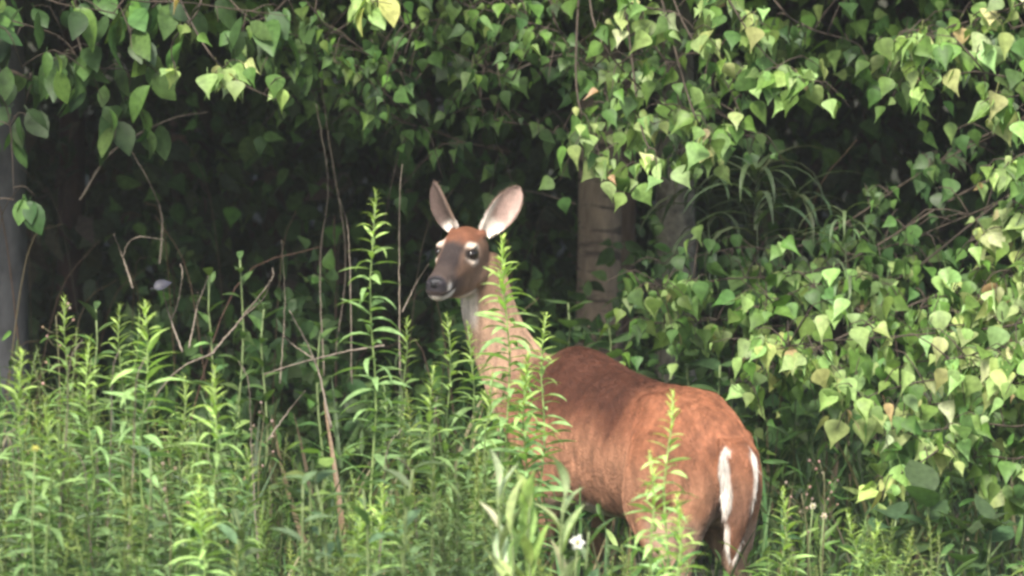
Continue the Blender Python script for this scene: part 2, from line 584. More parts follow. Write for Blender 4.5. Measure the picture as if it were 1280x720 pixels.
for pts, Y, n, sp, sz, pal, hz in [
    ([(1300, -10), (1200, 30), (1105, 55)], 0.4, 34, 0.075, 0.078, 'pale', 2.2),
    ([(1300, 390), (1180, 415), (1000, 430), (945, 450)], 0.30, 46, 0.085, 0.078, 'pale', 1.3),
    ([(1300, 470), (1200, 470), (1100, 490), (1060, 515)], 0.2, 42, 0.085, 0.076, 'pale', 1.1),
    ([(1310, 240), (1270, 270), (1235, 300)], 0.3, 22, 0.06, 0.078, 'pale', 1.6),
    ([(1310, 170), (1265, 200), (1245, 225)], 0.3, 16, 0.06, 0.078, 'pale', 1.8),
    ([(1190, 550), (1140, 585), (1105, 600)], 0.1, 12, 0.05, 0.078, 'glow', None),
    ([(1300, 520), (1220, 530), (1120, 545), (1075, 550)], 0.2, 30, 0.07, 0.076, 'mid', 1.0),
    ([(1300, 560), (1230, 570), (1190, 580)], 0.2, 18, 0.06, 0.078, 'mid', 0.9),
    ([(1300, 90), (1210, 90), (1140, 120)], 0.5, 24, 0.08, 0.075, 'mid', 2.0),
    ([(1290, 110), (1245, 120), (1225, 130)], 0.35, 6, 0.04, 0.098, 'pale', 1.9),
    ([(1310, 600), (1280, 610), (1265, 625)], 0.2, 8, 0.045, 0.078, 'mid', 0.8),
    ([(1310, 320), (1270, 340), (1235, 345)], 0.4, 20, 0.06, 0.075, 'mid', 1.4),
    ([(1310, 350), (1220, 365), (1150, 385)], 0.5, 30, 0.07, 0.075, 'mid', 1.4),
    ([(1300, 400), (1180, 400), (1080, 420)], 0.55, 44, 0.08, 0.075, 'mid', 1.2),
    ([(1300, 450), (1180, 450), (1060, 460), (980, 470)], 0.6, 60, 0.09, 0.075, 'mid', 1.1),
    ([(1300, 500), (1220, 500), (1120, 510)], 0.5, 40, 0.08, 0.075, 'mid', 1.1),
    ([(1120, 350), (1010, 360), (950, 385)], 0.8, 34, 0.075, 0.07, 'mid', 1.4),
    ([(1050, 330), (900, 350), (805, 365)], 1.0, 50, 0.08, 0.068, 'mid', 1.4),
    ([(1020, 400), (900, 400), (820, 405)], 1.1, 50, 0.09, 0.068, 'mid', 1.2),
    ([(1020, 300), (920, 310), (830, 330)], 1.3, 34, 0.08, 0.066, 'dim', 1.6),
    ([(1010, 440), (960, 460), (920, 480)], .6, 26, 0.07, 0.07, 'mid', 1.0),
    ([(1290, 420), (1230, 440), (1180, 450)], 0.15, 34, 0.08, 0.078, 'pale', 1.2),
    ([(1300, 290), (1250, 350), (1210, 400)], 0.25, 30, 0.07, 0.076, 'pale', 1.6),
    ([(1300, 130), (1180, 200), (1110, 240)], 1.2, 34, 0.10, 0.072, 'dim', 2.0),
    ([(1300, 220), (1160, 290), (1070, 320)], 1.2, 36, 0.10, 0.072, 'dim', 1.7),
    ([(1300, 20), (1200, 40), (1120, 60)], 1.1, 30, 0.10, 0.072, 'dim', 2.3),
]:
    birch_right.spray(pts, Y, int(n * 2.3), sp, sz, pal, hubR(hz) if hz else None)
birch_right.finish(crown_mass(2.4, 2.4, 2.4, 4.6, 1.9, 1.6, 12000, 0.11, 'mid', 40))

# --- birch in the middle with the pale trunk
b = on_ground(741, 3.2)
birch_mid = Tree('birch_tree', 'birch with pale trunk behind the doe, small leaves hanging over the top centre', 'tree', b, BIRCH_M, BIRCH_T)
birch_mid.part('trunk', trunk_mesh(b, b + Vector((0.03, 0.1, 5.0)), 0.083, 0.05, seed=1, lean=0.02, flare=0.35), BIRCH)
hubM = (b.x, 3.2, 2.55)
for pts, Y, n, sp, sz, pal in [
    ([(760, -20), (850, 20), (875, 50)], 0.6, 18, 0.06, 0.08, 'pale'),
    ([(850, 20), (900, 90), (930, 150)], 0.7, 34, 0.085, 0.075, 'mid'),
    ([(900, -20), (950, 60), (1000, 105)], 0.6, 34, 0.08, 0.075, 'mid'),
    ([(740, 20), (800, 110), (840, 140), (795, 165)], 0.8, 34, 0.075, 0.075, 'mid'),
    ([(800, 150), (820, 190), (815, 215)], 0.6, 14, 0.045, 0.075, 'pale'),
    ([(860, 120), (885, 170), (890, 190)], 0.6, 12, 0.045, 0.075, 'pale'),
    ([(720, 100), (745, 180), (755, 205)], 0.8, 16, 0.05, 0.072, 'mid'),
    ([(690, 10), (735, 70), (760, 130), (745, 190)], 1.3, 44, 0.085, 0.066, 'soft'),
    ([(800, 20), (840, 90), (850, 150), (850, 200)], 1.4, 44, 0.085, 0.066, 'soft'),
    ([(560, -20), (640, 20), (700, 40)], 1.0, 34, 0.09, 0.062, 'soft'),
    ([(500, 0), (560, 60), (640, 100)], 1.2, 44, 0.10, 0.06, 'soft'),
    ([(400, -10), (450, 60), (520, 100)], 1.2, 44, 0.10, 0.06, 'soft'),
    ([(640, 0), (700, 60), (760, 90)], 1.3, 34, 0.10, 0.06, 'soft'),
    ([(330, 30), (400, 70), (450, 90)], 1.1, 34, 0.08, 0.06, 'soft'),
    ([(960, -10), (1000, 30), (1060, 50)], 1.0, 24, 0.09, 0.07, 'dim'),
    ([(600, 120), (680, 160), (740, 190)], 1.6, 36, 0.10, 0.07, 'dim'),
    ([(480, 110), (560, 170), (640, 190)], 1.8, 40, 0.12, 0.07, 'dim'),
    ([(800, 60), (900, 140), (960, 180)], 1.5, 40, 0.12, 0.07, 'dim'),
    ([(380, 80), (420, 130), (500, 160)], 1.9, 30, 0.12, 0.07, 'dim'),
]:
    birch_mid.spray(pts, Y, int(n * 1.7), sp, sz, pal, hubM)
birch_mid.finish(crown_mass(0.2, 2.7, 2.45, 4.4, 2.4, 1.9, 22000, 0.12, 'mid', 60))  # unseen crown drawn forward to keep the sun off the trunks

# --- its darker neighbours
b = on_ground(768, 3.45)
t = Tree('brown_tree', 'tree with brown trunk standing close behind the pale birch trunk', 'tree', b, BIRCH_M, BIRCH_T)
t.part('trunk', trunk_mesh(b, b + Vector((0.1, 0.2, 5.2)), 0.075, 0.05, seed=5, lean=0.02), BROWNBARK)
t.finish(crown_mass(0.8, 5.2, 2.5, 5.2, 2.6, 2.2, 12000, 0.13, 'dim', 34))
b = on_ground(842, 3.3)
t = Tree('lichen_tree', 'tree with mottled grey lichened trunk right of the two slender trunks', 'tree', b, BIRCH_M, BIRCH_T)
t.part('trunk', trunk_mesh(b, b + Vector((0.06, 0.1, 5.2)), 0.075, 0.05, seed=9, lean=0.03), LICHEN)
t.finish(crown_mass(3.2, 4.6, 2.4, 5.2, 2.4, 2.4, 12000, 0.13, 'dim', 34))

# --- oval leaved tree at the left
b = on_ground(92, 4.6)
cherry = Tree('cherry_tree', 'tree with dark reddish trunk and larger oval leaves over the upper left', 'tree', b, OVAL_M, OVAL_T)
cherry.part('trunk', trunk_mesh(b, b + Vector((-0.05, 0.1, 5.0)), 0.055, 0.04, seed=12), bark_mat('red_bark', (0.02, 0.013, 0.011), (0.06, 0.03, 0.023), 0.3, 30))
hubL = (b.x, 4.6, 2.6)
for pts, Y, n, sp, sz, pal, kw in [
    ([(250, -20), (215, 55), (225, 100)], 0.3, 12, 0.045, 0.078, 'pale', dict(meshes=BIRCH_M, tpls=BIRCH_T)),
    ([(240, 30), (290, 95), (345, 125)], 0.3, 16, 0.045, 0.075, 'pale', dict(meshes=BIRCH_M, tpls=BIRCH_T)),
    ([(400, -30), (440, -5), (490, 5)], 0.2, 8, 0.05, 0.10, 'glow', {}),
    ([(-30, -10), (80, 50), (110, 115)], 0.8, 24, 0.10, 0.115, 'dim', {}),
    ([(40, -20), (150, 20), (165, 60)], 0.7, 22, 0.10, 0.115, 'soft', {}),
    ([(130, -20), (250, 5), (360, 20)], 0.9, 24, 0.09, 0.12, 'dim', {}),
    ([(-30, 60), (20, 90), (60, 110)], 0.9, 12, 0.09, 0.12, 'dim', {}),
    ([(100, 60), (160, 90), (150, 140)], 1.0, 14, 0.10, 0.12, 'dim', {}),
    ([(280, -10), (330, 30), (390, 50)], 1.2, 26, 0.09, 0.11, 'dim', {}),
    ([(-20, 60), (10, 140), (18, 250)], 0.7, 16, .06, .10, 'dim', {}),
    ([(-30, 0), (10, 40), (30, 90)], 0.6, 12, 0.07, 0.10, 'soft', {}),
]:
    cherry.spray(pts, Y, int(n * 1.25), sp, sz, pal, hubL, **kw)
cherry.finish(crown_mass(-2.0, 2.7, 2.45, 4.6, 2.2, 1.9, 18000, 0.13, 'mid', 50))

# --- smooth grey trunk at the left edge
b = on_ground(-14, 3.0)
t = Tree('grey_tree', 'smooth grey trunk rising at the left edge behind the weeds', 'tree', b, OVAL_M, OVAL_T)
t.part('trunk', trunk_mesh(b, b + Vector((0.0, 0.05, 5.2)), 0.135, 0.115, seed=15, lean=0.01, flare=0.1), GREYBARK)
t.finish(crown_mass(-3.8, 3.6, 2.6, 5.4, 2.0, 2.4, 10000, 0.13, 'dim', 30))


# ------------------------------------------------------------------ wood behind
def wood():
    mb = MB()

    def low(m):
        p = np.empty((m, 3))
        p[:, 0] = rng.uniform(-4.5, 4.5, m)
        p[:, 1] = rng.uniform(3.9, 8.0, m)
        h = rng.uniform(0, 1, m)
        p[:, 2] = np.array([ground_z(x, y) for x, y in p[:, :2]]) + h * 2.9
        return p

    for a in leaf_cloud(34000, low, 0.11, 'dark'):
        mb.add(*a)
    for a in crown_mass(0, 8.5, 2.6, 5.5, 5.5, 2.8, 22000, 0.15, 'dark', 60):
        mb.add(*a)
    def mid_wood(m):
        p = low(m)
        p[:, 0] = rng.uniform(-1.5, 2.6, m); p[:, 1] = rng.uniform(3.75, 4.8, m)
        p[:, 2] = 0.5 + 2.2 * rng.uniform(0, 1, m)
        return p

    for a in leaf_cloud(4200, mid_wood, 0.085, 'dim', OVAL_T[:2] + BIRCH_T[:2]):
        mb.add(*a)
    for sx, n_, c_, r_ in ((-0.35, 700, (-0.5, 2.7, 2.05), (0.9, 0.6, 0.35)), (0, 500, (0.2, 2.9, 2.1), (0.5, 0.5, 0.3)), (0, 600, (1.2, 2.4, 2.0), (0.7, 0.5, 0.4))):
        for a in leaf_cloud(n_, ball_cloud([c_], [r_]), 0.07, 'mid', BIRCH_T[:3]):
            mb.add(*a)
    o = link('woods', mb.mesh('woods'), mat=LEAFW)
    tag(o, 'dark shaded woods filling the space behind the trunks', 'woods', kind='stuff')
    mb = MB()

    def under(m):
        p = np.empty((m, 3))
        p[:, 0] = rng.uniform(-2.4, 2.4, m)
        p[:, 1] = rng.uniform(1.6, 4.0, m)
        g = np.array([ground_z(x, y) for x, y in p[:, :2]])
        top = np.where(p[:, 0] < -.2, .52, .66) + 0.26 * np.sin(p[:, 0] * 3.1 + p[:, 1]) + 0.2 * np.sin(p[:, 0] * 7.3) + .32 * np.exp(-((p[:, 0] - .95) / .45) ** 2)
        p[:, 2] = g + rng.uniform(0, 1, m) ** 0.8 * np.maximum(0.25, top)
        return p

    def under_right(m):
        p = under(m); p[:, 0] = 0.75 + (p[:, 0] + 2.4) * 0.35
        return p

    def under_left(m):
        p = under(m); p[:, 0] = -2.4 + (p[:, 0] + 2.4) * 0.66
        return p

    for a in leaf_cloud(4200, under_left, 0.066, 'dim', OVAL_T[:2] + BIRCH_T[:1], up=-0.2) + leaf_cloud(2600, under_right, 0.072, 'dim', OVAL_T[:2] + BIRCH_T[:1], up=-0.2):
        mb.add(*a)
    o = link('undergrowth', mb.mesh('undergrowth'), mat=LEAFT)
    tag(o, 'dim leafy undergrowth around the feet of the trunks', 'undergrowth', kind='stuff')


wood()

# ------------------------------------------------------------------ the doe
def build_deer():
    hip = P(846, 360, 0.0)
    base = Vector((hip.x, 0.0, ground_z(hip.x, 0.0)))
    root = empty('deer', base)
    yaw = R(123)
    M = Matrix.Translation(base) @ Matrix.Rotation(yaw, 4, 'Z') @ Matrix.Rotation(R(-8.5), 4, 'Y')
    Mi = M.inverted()
    root.matrix_world = M
    tag(root, 'reddish brown doe looking back over the weeds with raised ears', 'deer')

    def L(px, py, Y):                     # picture point -> deer space
        return np.array(Mi @ P(px, py, Y))

    parts = []                            # closed lofts in deer space

    def loft(rings, n=32):
        """rings: (centre, right axis, up axis, half width, up extent, down extent)"""
        V, F = [], []
        for c, rx, ux, hw, ue, de in rings:
            for j in range(n):
                a = 2 * math.pi * j / n
                cx, sx = math.cos(a), math.sin(a)
                V.append(np.array(c) + np.array(rx) * hw * cx + np.array(ux) * (ue if sx > 0 else de) * sx)
        m = len(rings)
        for i in range(m - 1):
            for j in range(n):
                a0, a1 = i * n + j, i * n + (j + 1) % n
                F += [(a0, a1, a1 + n), (a0, a1 + n, a0 + n)]
        V.append(np.mean(V[:n], axis=0)); e0 = len(V) - 1
        V.append(np.mean(V[(m - 1) * n:m * n], axis=0)); e1 = len(V) - 1
        for j in range(n):
            F.append((e0, (j + 1) % n, j)); F.append((e1, (m - 1) * n + j, (m - 1) * n + (j + 1) % n))
        parts.append((np.array(V), np.array(F)))

    def limb(pts, n=36, k=20, flat=None):
        """pts rows: x y z r"""
        c = catmull(pts, n)
        tan = np.gradient(c[:, :3], axis=0)
        rings = []
        for i in range(n):
            t = unit(tan[i]); a = unit(np.cross(t, [0.05, 1, 0.03])); b2 = np.cross(t, a)
            rr = c[i, 3]
            f = 1.0 if flat is None else flat
            rings.append((c[i, :3], b2, a, rr * f, rr, rr))
        loft(rings, k)

    def ball(c, r):
        c = np.array(c, float); r = np.broadcast_to(np.array(r, float), (3,))
        rings = []
        for i in range(1, 12):
            th = math.pi * i / 12
            rings.append((c + np.array([-math.cos(th) * r[0], 0, 0]), (0, 1, 0), (0, 0, 1), r[1] * math.sin(th), r[2] * math.sin(th), r[2] * math.sin(th)))
        loft(rings, 16)

    # trunk: x, top, bottom, half width
    tor = [(-0.185, .705, .62, .04), (-0.16, .765, .54, .09), (-0.11, .815, .49, .128), (-0.03, .85, .46, .155), (0.06, .862, .45, .160),
           (0.16, .852, .44, .160), (0.27, .842, .425, .168), (0.40, .842, .405, .178), (0.52, .855, .395, .170),
           (0.61, .87, .405, .148), (0.69, .86, .44, .118), (0.76, .80, .49, .085), (0.81, .72, .56, .05)]
    tor = catmull(np.array(tor), 60)
    loft([((x, 0, bo + (to - bo) * .55), (0, 1, 0), (0, 0, 1), hw, (to - bo) * .45, (to - bo) * .55) for x, to, bo, hw in tor], 40)
    # hook bones and haunches
    for s in (1, -1):
        ball((0.09, s * .085, .80), (.09, .055, .045))
        limb([(0.02, s * .085, .74, .10), (0.02, s * .098, .62, .115), (0.03, s * .110, .52, .092), (-0.04, s * .112, .43, .058), (-0.115, s * .10, .36, .034),
              (-0.12, s * .098, .28, .023), (-0.105, s * .097, .16, .0195), (-0.095, s * .097, .09, .022), (-0.075, s * .097, .045, .02)])
        limb([(-0.10, s * .068, .72, .068), (-0.125, s * .072, .60, .068), (-0.115, s * .09, .48, .05), (-0.115, s * .10, .37, .03)], 20)
        limb([(-0.075, s * .097, .05, .021), (-0.055, s * .097, .02, .026), (-0.045, s * .097, 0.004, .024)], 8)
        # foreleg
        limb([(0.64, s * .085, .70, .085), (0.62, s * .105, .58, .085), (0.575, s * .112, .47, .06), (0.59, s * .105, .39, .04), (0.60, s * .10, .27, .028),
              (0.605, s * .098, .24, .027), (0.60, s * .096, .16, .0185), (0.60, s * .096, .085, .021), (0.62, s * .096, .045, .019)])
        limb([(0.62, s * .096, .05, .02), (0.64, s * .096, .02, .025), (0.65, s * .096, .004, .023)], 8)
        limb([(0.62, s * .05, .80, .05), (0.63, s * .085, .68, .075), (0.64, s * .09, .58, .07)], 16)
    # neck, set along picture points
    nk = [(700, 545, .42, .15), (674, 503, .46, .130), (643, 463, .51, .104), (622, 422, .535, .088), (610, 384, .54, .081), (605, 348, .53, .073), (603, 315, .53, .05)]
    limb([tuple(L(a, b_, c)) + (r,) for a, b_, c, r in nk], 40, 28)

    n_body = len(parts)

    # head frame in the world, taken to deer space
    eye_mid = P(571, 320, 0.40)
    ha, hp = R(-20), R(-15)
    hf = Vector((math.sin(ha) * math.cos(hp), -math.cos(ha) * math.cos(hp), math.sin(hp)))
    hl = Vector((0, 0, 1)).cross(hf).normalized()
    hl = (Matrix.Rotation(R(-3), 3, hf) @ hl)
    hu = hf.cross(hl)
    H = (Matrix((hf, hl, hu)).transposed() @ Matrix.Scale(1.10, 3)).to_4x4()
    H.translation = eye_mid
    HL = Mi @ H                           # head space -> deer space
    HLn = np.array(HL)
    HLi = np.array(HL.inverted())

    def hp3(p): return HLn[:3, :3] @ np.array(p, float) + HLn[:3, 3]
    hx, hy, hz = HLn[:3, 0], HLn[:3, 1], HLn[:3, 2]      # carries the head's size
    hd = [(-.135, .028, -.05, .03), (-.115, .045, -.092, .05), (-.075, .060, -.122, .059), (-.03, .060, -.126, .060), (0.005, .048, -.119, .056), (0.04, .031, -.107, .0465),
          (.075, .015, -.095, .039), (.11, .004, -.086, .0345), (.14, -.002, -.081, .033), (.162, -.006, -.076, .031), (.178, -.014, -.067, .025), (.184, -.026, -.055, .014)]
    hd = catmull(np.array(hd), 50)
    loft([(hp3((x, 0, (to + bo) / 2 + .1 * (to - bo))), hy, hz, hw, (to - bo) * .4, (to - bo) * .6) for x, to, bo, hw in hd], 36)

    def hball(c, r):
        c = np.array(c, float); r = np.array(r, float)
        rings = []
        for i in range(1, 10):
            th = math.pi * i / 10
            rings.append((hp3(c + np.array([-math.cos(th) * r[0], 0, 0])), hy, hz, r[1] * math.sin(th), r[2] * math.sin(th), r[2] * math.sin(th)))
        loft(rings, 14)
    for s in (1, -1):
        hball((-.004, s * .046, .028), (.026, .010, .008))      # brow
        hball((-.06, s * .040, -.062), (.05, .024, .04))    # cheek
        hball((.004, s * .048, -.012), (.026, .009, .010))     # below the eye
        hball((-.090, s * .038, .034), (.022, .016, .016))      # ear root
        hball((.172, s * .016, -.022), (.014, .010, .010))     # nostril wings

    # tail: flat, hanging
    tl = np.array([(-.165, 0, .765, .045, .03), (-.195, 0, .72, .058, .026), (-.215, 0, .66, .060, .022), (-.222, 0, .60, .054, .020), (-.222, 0, .53, .040, .017), (-.218, 0, .46, .022, .012), (-.214, 0, .42, .008, .006)])
    tl = catmull(tl, 24)
    loft([((x, y, z), (0, 1, 0), (1, 0, .15), a, b_, b_) for x, y, z, a, b_ in tl], 24)

    def fuse(plist, voxel, its):
        V = []; F = []; n0 = 0
        for v, f in plist:
            V.append(v); F.append(f + n0); n0 += len(v)
        to = bpy.data.objects.new('tmp', np_mesh('tmp', np.vstack(V), np.vstack(F))); COL.objects.link(to)
        rm = to.modifiers.new('r', 'REMESH'); rm.mode = 'VOXEL'; rm.voxel_size = voxel
        sm = to.modifiers.new('s', 'SMOOTH'); sm.factor = 0.5; sm.iterations = its
        dg = bpy.context.evaluated_depsgraph_get()
        m_ = bpy.data.meshes.new_from_object(to.evaluated_get(dg))
        bpy.data.objects.remove(to)
        m_.calc_loop_triangles()
        v = np.empty(len(m_.vertices) * 3, np.float32); m_.vertices.foreach_get('co', v)
        t_ = np.empty(len(m_.loop_triangles) * 3, np.int32); m_.loop_triangles.foreach_get('vertices', t_)
        return m_, (v.reshape(-1, 3).astype(float), t_.reshape(-1, 3))

    _, rough = fuse(parts[:n_body], 0.0085, 40)         # soft joins between trunk, limbs and neck
    rv, rt = rough                                      # slight unevenness of muscle and hide
    rn = np.zeros_like(rv); fn = np.cross(rv[rt[:, 1]] - rv[rt[:, 0]], rv[rt[:, 2]] - rv[rt[:, 0]])
    for q in range(3): np.add.at(rn, rt[:, q], fn)
    rn /= np.linalg.norm(rn, axis=1, keepdims=True) + 1e-9
    ribs = np.array([noise.noise(Vector((p[0] * 8, p[1] * 8, p[2] * 6))) * .005 + noise.noise(Vector((p[0] * 26, p[1] * 9, p[2] * 7))) * .0028 for p in rv])
    rough = (rv + rn * ribs[:, None], rt)
    me0, _ = fuse([rough] + parts[n_body:], 0.0046, 7)  # then the finer head and tail
    nv = len(me0.vertices)
    co = np.empty(nv * 3, np.float32); me0.vertices.foreach_get('co', co); co = co.reshape(-1, 3).astype(float)
    me0.calc_loop_triangles()
    tri = np.empty(len(me0.loop_triangles) * 3, np.int32); me0.loop_triangles.foreach_get('vertices', tri); tri = tri.reshape(-1, 3)

    # ears: cupped leaves with thickness
    ears = []

    def ear(s, tip, face, length, width, cup):
        b0 = hp3((-.085, s * (.052 if s > 0 else .043), .034))
        tipd = unit(HLn[:3, :3] @ unit(tip)); fc = np.array(HLn[:3, :3] @ unit(face))
        fc = unit(fc - fc.dot(tipd) * tipd); sd = np.cross(tipd, fc)
        nu, nvv = 22, 17
        out, inn = [], []
        for i in range(nu):
            u = i / (nu - 1)
            wd = width * (0.42 + 0.58 * math.sin(min(1, u / 0.55) * math.pi / 2)) if u < .55 else width * math.sqrt(max(0.0, 1 - ((u - .55) / .45) ** 1.75))
            wd = max(wd, 0.0015)
            half = cup * (1 - 0.55 * u)
            rad = wd / max(.2, math.sin(min(half, math.pi / 2)))
            for j in range(nvv):
                v = -1 + 2 * j / (nvv - 1)
                a = v * half
                x = rad * math.sin(a); z = rad * (1 - math.cos(a))
                bend = -0.018 * (u ** 2)
                p = b0 + tipd * (u * length) + sd * x + fc * (z - 0.02 + bend)
                th = 0.0035 * (1 - abs(v) ** 3 * 0.6)
                inn.append(p + fc * 0)
                out.append(p - (fc * math.cos(a) - sd * math.sin(a)) * th * 2)
        k = nu * nvv
        Fe = []
        for i in range(nu - 1):
            for j in range(nvv - 1):
                a = i * nvv + j
                q = (a, a + 1, a + nvv + 1, a + nvv)
                Fe += [(q[0], q[1], q[2]), (q[0], q[2], q[3])]
                Fe += [(k + q[2], k + q[1], k + q[0]), (k + q[3], k + q[2], k + q[0])]
        rim = [i * nvv for i in range(nu)] + [(nu - 1) * nvv + j for j in range(1, nvv)] + [i * nvv + nvv - 1 for i in range(nu - 2, -1, -1)]
        for a, b_ in zip(rim[:-1], rim[1:]):
            Fe += [(a, b_, k + b_), (a, k + b_, k + a)]
        uv = np.array([(i / (nu - 1), -1 + 2 * j / (nvv - 1)) for i in range(nu) for j in range(nvv)])
        ears.append((np.array(inn + out), np.array(Fe), uv, k, s))
    ear(1, (-.25, .60, .77), (.88, .36, .05), .172, .0415, 1.1)
    ear(-1, (-.10, -.56, .83), (.80, -.56, .1), .156, .037, 1.25)

    # ---------------- coat colours
    def mixc(a, b_, f): return a + (np.array(b_) - a) * np.clip(f, 0, 1)[:, None]

    def ss(a, b_, x):
        a = np.asarray(a, float)
        t_ = np.clip((x - a) / (b_ - a), 0, 1)
        return t_ * t_ * (3 - 2 * t_)
    WHITE = (.62, .56, .48); RED = (.205, .080, .042); DARK = (.052, .019, .011); TANC = (.33, .17, .10); GREYB = (.10, .068, .05)

    def coat(p):
        n = len(p)
        x, y, z = p.T
        hh = (p @ HLi[:3, :3].T) + HLi[:3, 3]
        a, b_, c = hh.T
        col = np.tile(np.array(RED), (n, 1))
        nz = np.array([noise.noise(Vector((q[0] * 9, q[1] * 9, q[2] * 5))) for q in p])
        nz2 = np.array([noise.noise(Vector((q[0] * 34, q[1] * 34, q[2] * 11))) for q in p])
        # darker saddle, paler flank
        col = mixc(col, TANC, ss(.77, .60, z + .04 * nz) * .8)
        sad = ss(.12, .26, x + .06 * nz) * ss(.63, .78, z + .06 * nz + .03 * nz2) * ss(.85, .62, x)
        col = mixc(col, DARK, sad * .95)
        col = mixc(col, DARK, ss(.15, .5, nz2 + .4 * nz) * ss(.12, .3, x) * ss(.5, .62, z) * .35)
        col = mixc(col, (.235, .094, .047), ss(.14, .02, x) * ss(.6, .74, z) * .8)     # bright rump
        # shoulder and neck greyer tan
        neck = ss(.64, .78, x) * ss(.60, .74, z)
        col = mixc(col, (.30, .195, .13), neck * .95)
        # belly and inner thighs
        col = mixc(col, WHITE, ss(.462, .425, z + .012 * nz) * ss(.04, .10, x) * ss(.60, .45, x) * ss(.165, .13, np.abs(y)))
        rear = ss(-.10, -.165, x + .02 * nz2)
        legz = ss(.60, .50, z)
        col = mixc(col, (.22, .135, .10), rear * ss(.10, .04, np.abs(y)) * ss(.68, .55, z) * .8)
        col = mixc(col, (.40, .31, .26), ss(-.09, -.14, x) * ss(.075, .045, np.abs(y)) * ss(.60, .52, z) * .6)
        col = mixc(col, (.36, .26, .20), ss(.0, -.05, x) * ss(.56, .48, z) * ss(.2, .3, z) * .65)
        # lower legs
        col = mixc(col, (.25, .15, .09), ss(.40, .3, z) * .8)
        col = mixc(col, (.03, .025, .022), ss(.045, .035, z))
        # tail
        tail = ss(-.188, -.198, x) * ss(.075, .065, np.abs(y)) * ss(.40, .42, z) * ss(.785, .76, z)
        tw = np.interp(z, [.42, .46, .53, .60, .66, .72, .765], [.008, .022, .040, .054, .060, .058, .045])
        edge = np.abs(y) / tw
        col = mixc(col, (.20, .085, .045), tail * ss(.70, .5, z) * .9)
        wid = np.interp(z, [.45, .55, .62, .68, .74], [.86, .80, .72, .56, .62]) + .08 * nz
        col = mixc(col, (.66, .61, .55), tail * ss(-.14, .14, edge - wid - .06 + .45 * nz2) * ss(.765, .735, z + .04 * nz2))
        # head
        hm = ss(-.15, -.11, a) * ss(-.142, -.12, c) * ss(.1, .08, c) * ss(.1, .085, np.abs(b_))
        side = ss(.026, .036, np.abs(b_))
        base = np.tile(np.array((.165, .097, .062)), (n, 1))
        base = mixc(base, (.17, .07, .038), ss(.022, .04, c) * ss(.035, .0, a))                # red forehead
        base = mixc(base, (.032, .022, .020), ss(-.005, .03, a + .01 * nz2) * ss(.042, .024, np.abs(b_) + .006 * nz2) * ss(-.03, -.012, c - (.02 - .2 * np.clip(a, 0, .2))) )   # dark bridge
        base = mixc(base, (.235, .145, .092), ss(-.03, -.055, c) * ss(.12, .09, a) * .7)
        base = mixc(base, (.29, .185, .12), np.exp(-((a + .01) / .05) ** 2 - ((c + .062) / .03) ** 2) * .7)
        base = mixc(base, (.11, .07, .053), ss(-.02, -.045, c) * ss(.045, .085, a + .012 * nz2) * .85)
        base = mixc(base, (.055, .038, .032), np.exp(-((a - .035) / .022) ** 2 - ((c - .002 - .25 * (.035 - a)) / .007) ** 2) * side * .7)
        e = np.sqrt(((a - .003) / 1.3) ** 2 + ((c - .011)) ** 2)
        base = mixc(base, (.62, .53, .44), ss(np.where(c < .011, .037, .036), .021, e + .010 * nz2) * (.12 + .88 * ss(.35, .8, np.abs(np.sin(np.arctan2(c - .011, a - .003) + np.where(c > .011, -.35, -.5))))) * side * .92)
        base = mixc(base, (.018, .012, .010), ss(.0190, .0150, np.sqrt(((a - .007) / 1.7) ** 2 + ((c - .010)) ** 2)) * side)
        base = mixc(base, (.70, .62, .53), ss(-.094, -.108, c) * ss(-.07, -.03, a) * ss(.045, .03, np.abs(b_)))     # throat and chin
        base = mixc(base, (.062, .044, .037), ss(.085, .12, a + .01 * nz2) * ss(-.066, -.056, c))          # muzzle
        base = mixc(base, (.72, .66, .58), ss(.10, .12, a) * ss(-.054, -.060, c))           # chin
        base = mixc(base, (.70, .64, .56), 1.3 * np.exp(-((a - .150) / .011) ** 2 - ((c + .041 + .004 * nz2) / .010) ** 2) * ss(.016, .024, np.abs(b_)))   # white behind the nose
        mouth = np.abs(c - (-.052 + .05 * np.clip(.12 - a, 0, .1)))
        base = mixc(base, (.03, .02, .018), ss(.0035, .0015, mouth) * ss(.095, .115, a))
        nose = ss(.158, .166, a + .25 * np.clip(c + .02, -.02, .02)) * ss(-.047, -.041, c)
        base = mixc(base, (.030, .026, .030), nose)
        col = mixc(col, base, hm)
        # throat on the neck, side towards the chin
        th = ss(.20, .03, np.abs(a + .02)) * ss(-.115, -.132, c) * ss(-.235, -.175, c) * ss(.05, .03, np.abs(b_))
        col = mixc(col, (.62, .56, .48), th * .85)
        nz3 = np.array([noise.noise(Vector((q[0] * 70, q[1] * 70, q[2] * 24))) for q in p])
        shade = np.clip(1 + .30 * nz2 + .18 * nz + .28 * nz3, .35, 1.7)  # mottling, with the coat's pale sheen painted into the colour
        return col * np.where(hm > .5, 1 + .08 * nz2, shade)[:, None], hm, hh

    colr, hmask, hh = coat(co)
    allV, allF, allC = [co], [tri], [colr]
    off = nv
    for v, f, uv, k, s in ears:
        u, vv = uv.T
        inner = np.tile(np.array((.50, .36, .31)), (k, 1))
        inner = mixc(inner, (.33, .23, .20), ss(.75, .2, np.abs(vv)) * ss(.9, .2, u) * .6)
        inner = mixc(inner, (.78, .72, .64), ss(.40, .12, u) * .95 + ss(.45, .8, -vv * s) * ss(.75, .4, u))
        inner = mixc(inner, (.10, .07, .055), ss(.93, .99, np.abs(vv)) * ss(.2, .4, u) * .8 + ss(.95, .99, u) * .8)
        if s < 0:  # right ear only: shade in its hollow painted as dark colour
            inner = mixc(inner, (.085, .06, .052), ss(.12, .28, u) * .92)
        outer = np.tile(np.array((.19, .125, .09)), (k, 1))
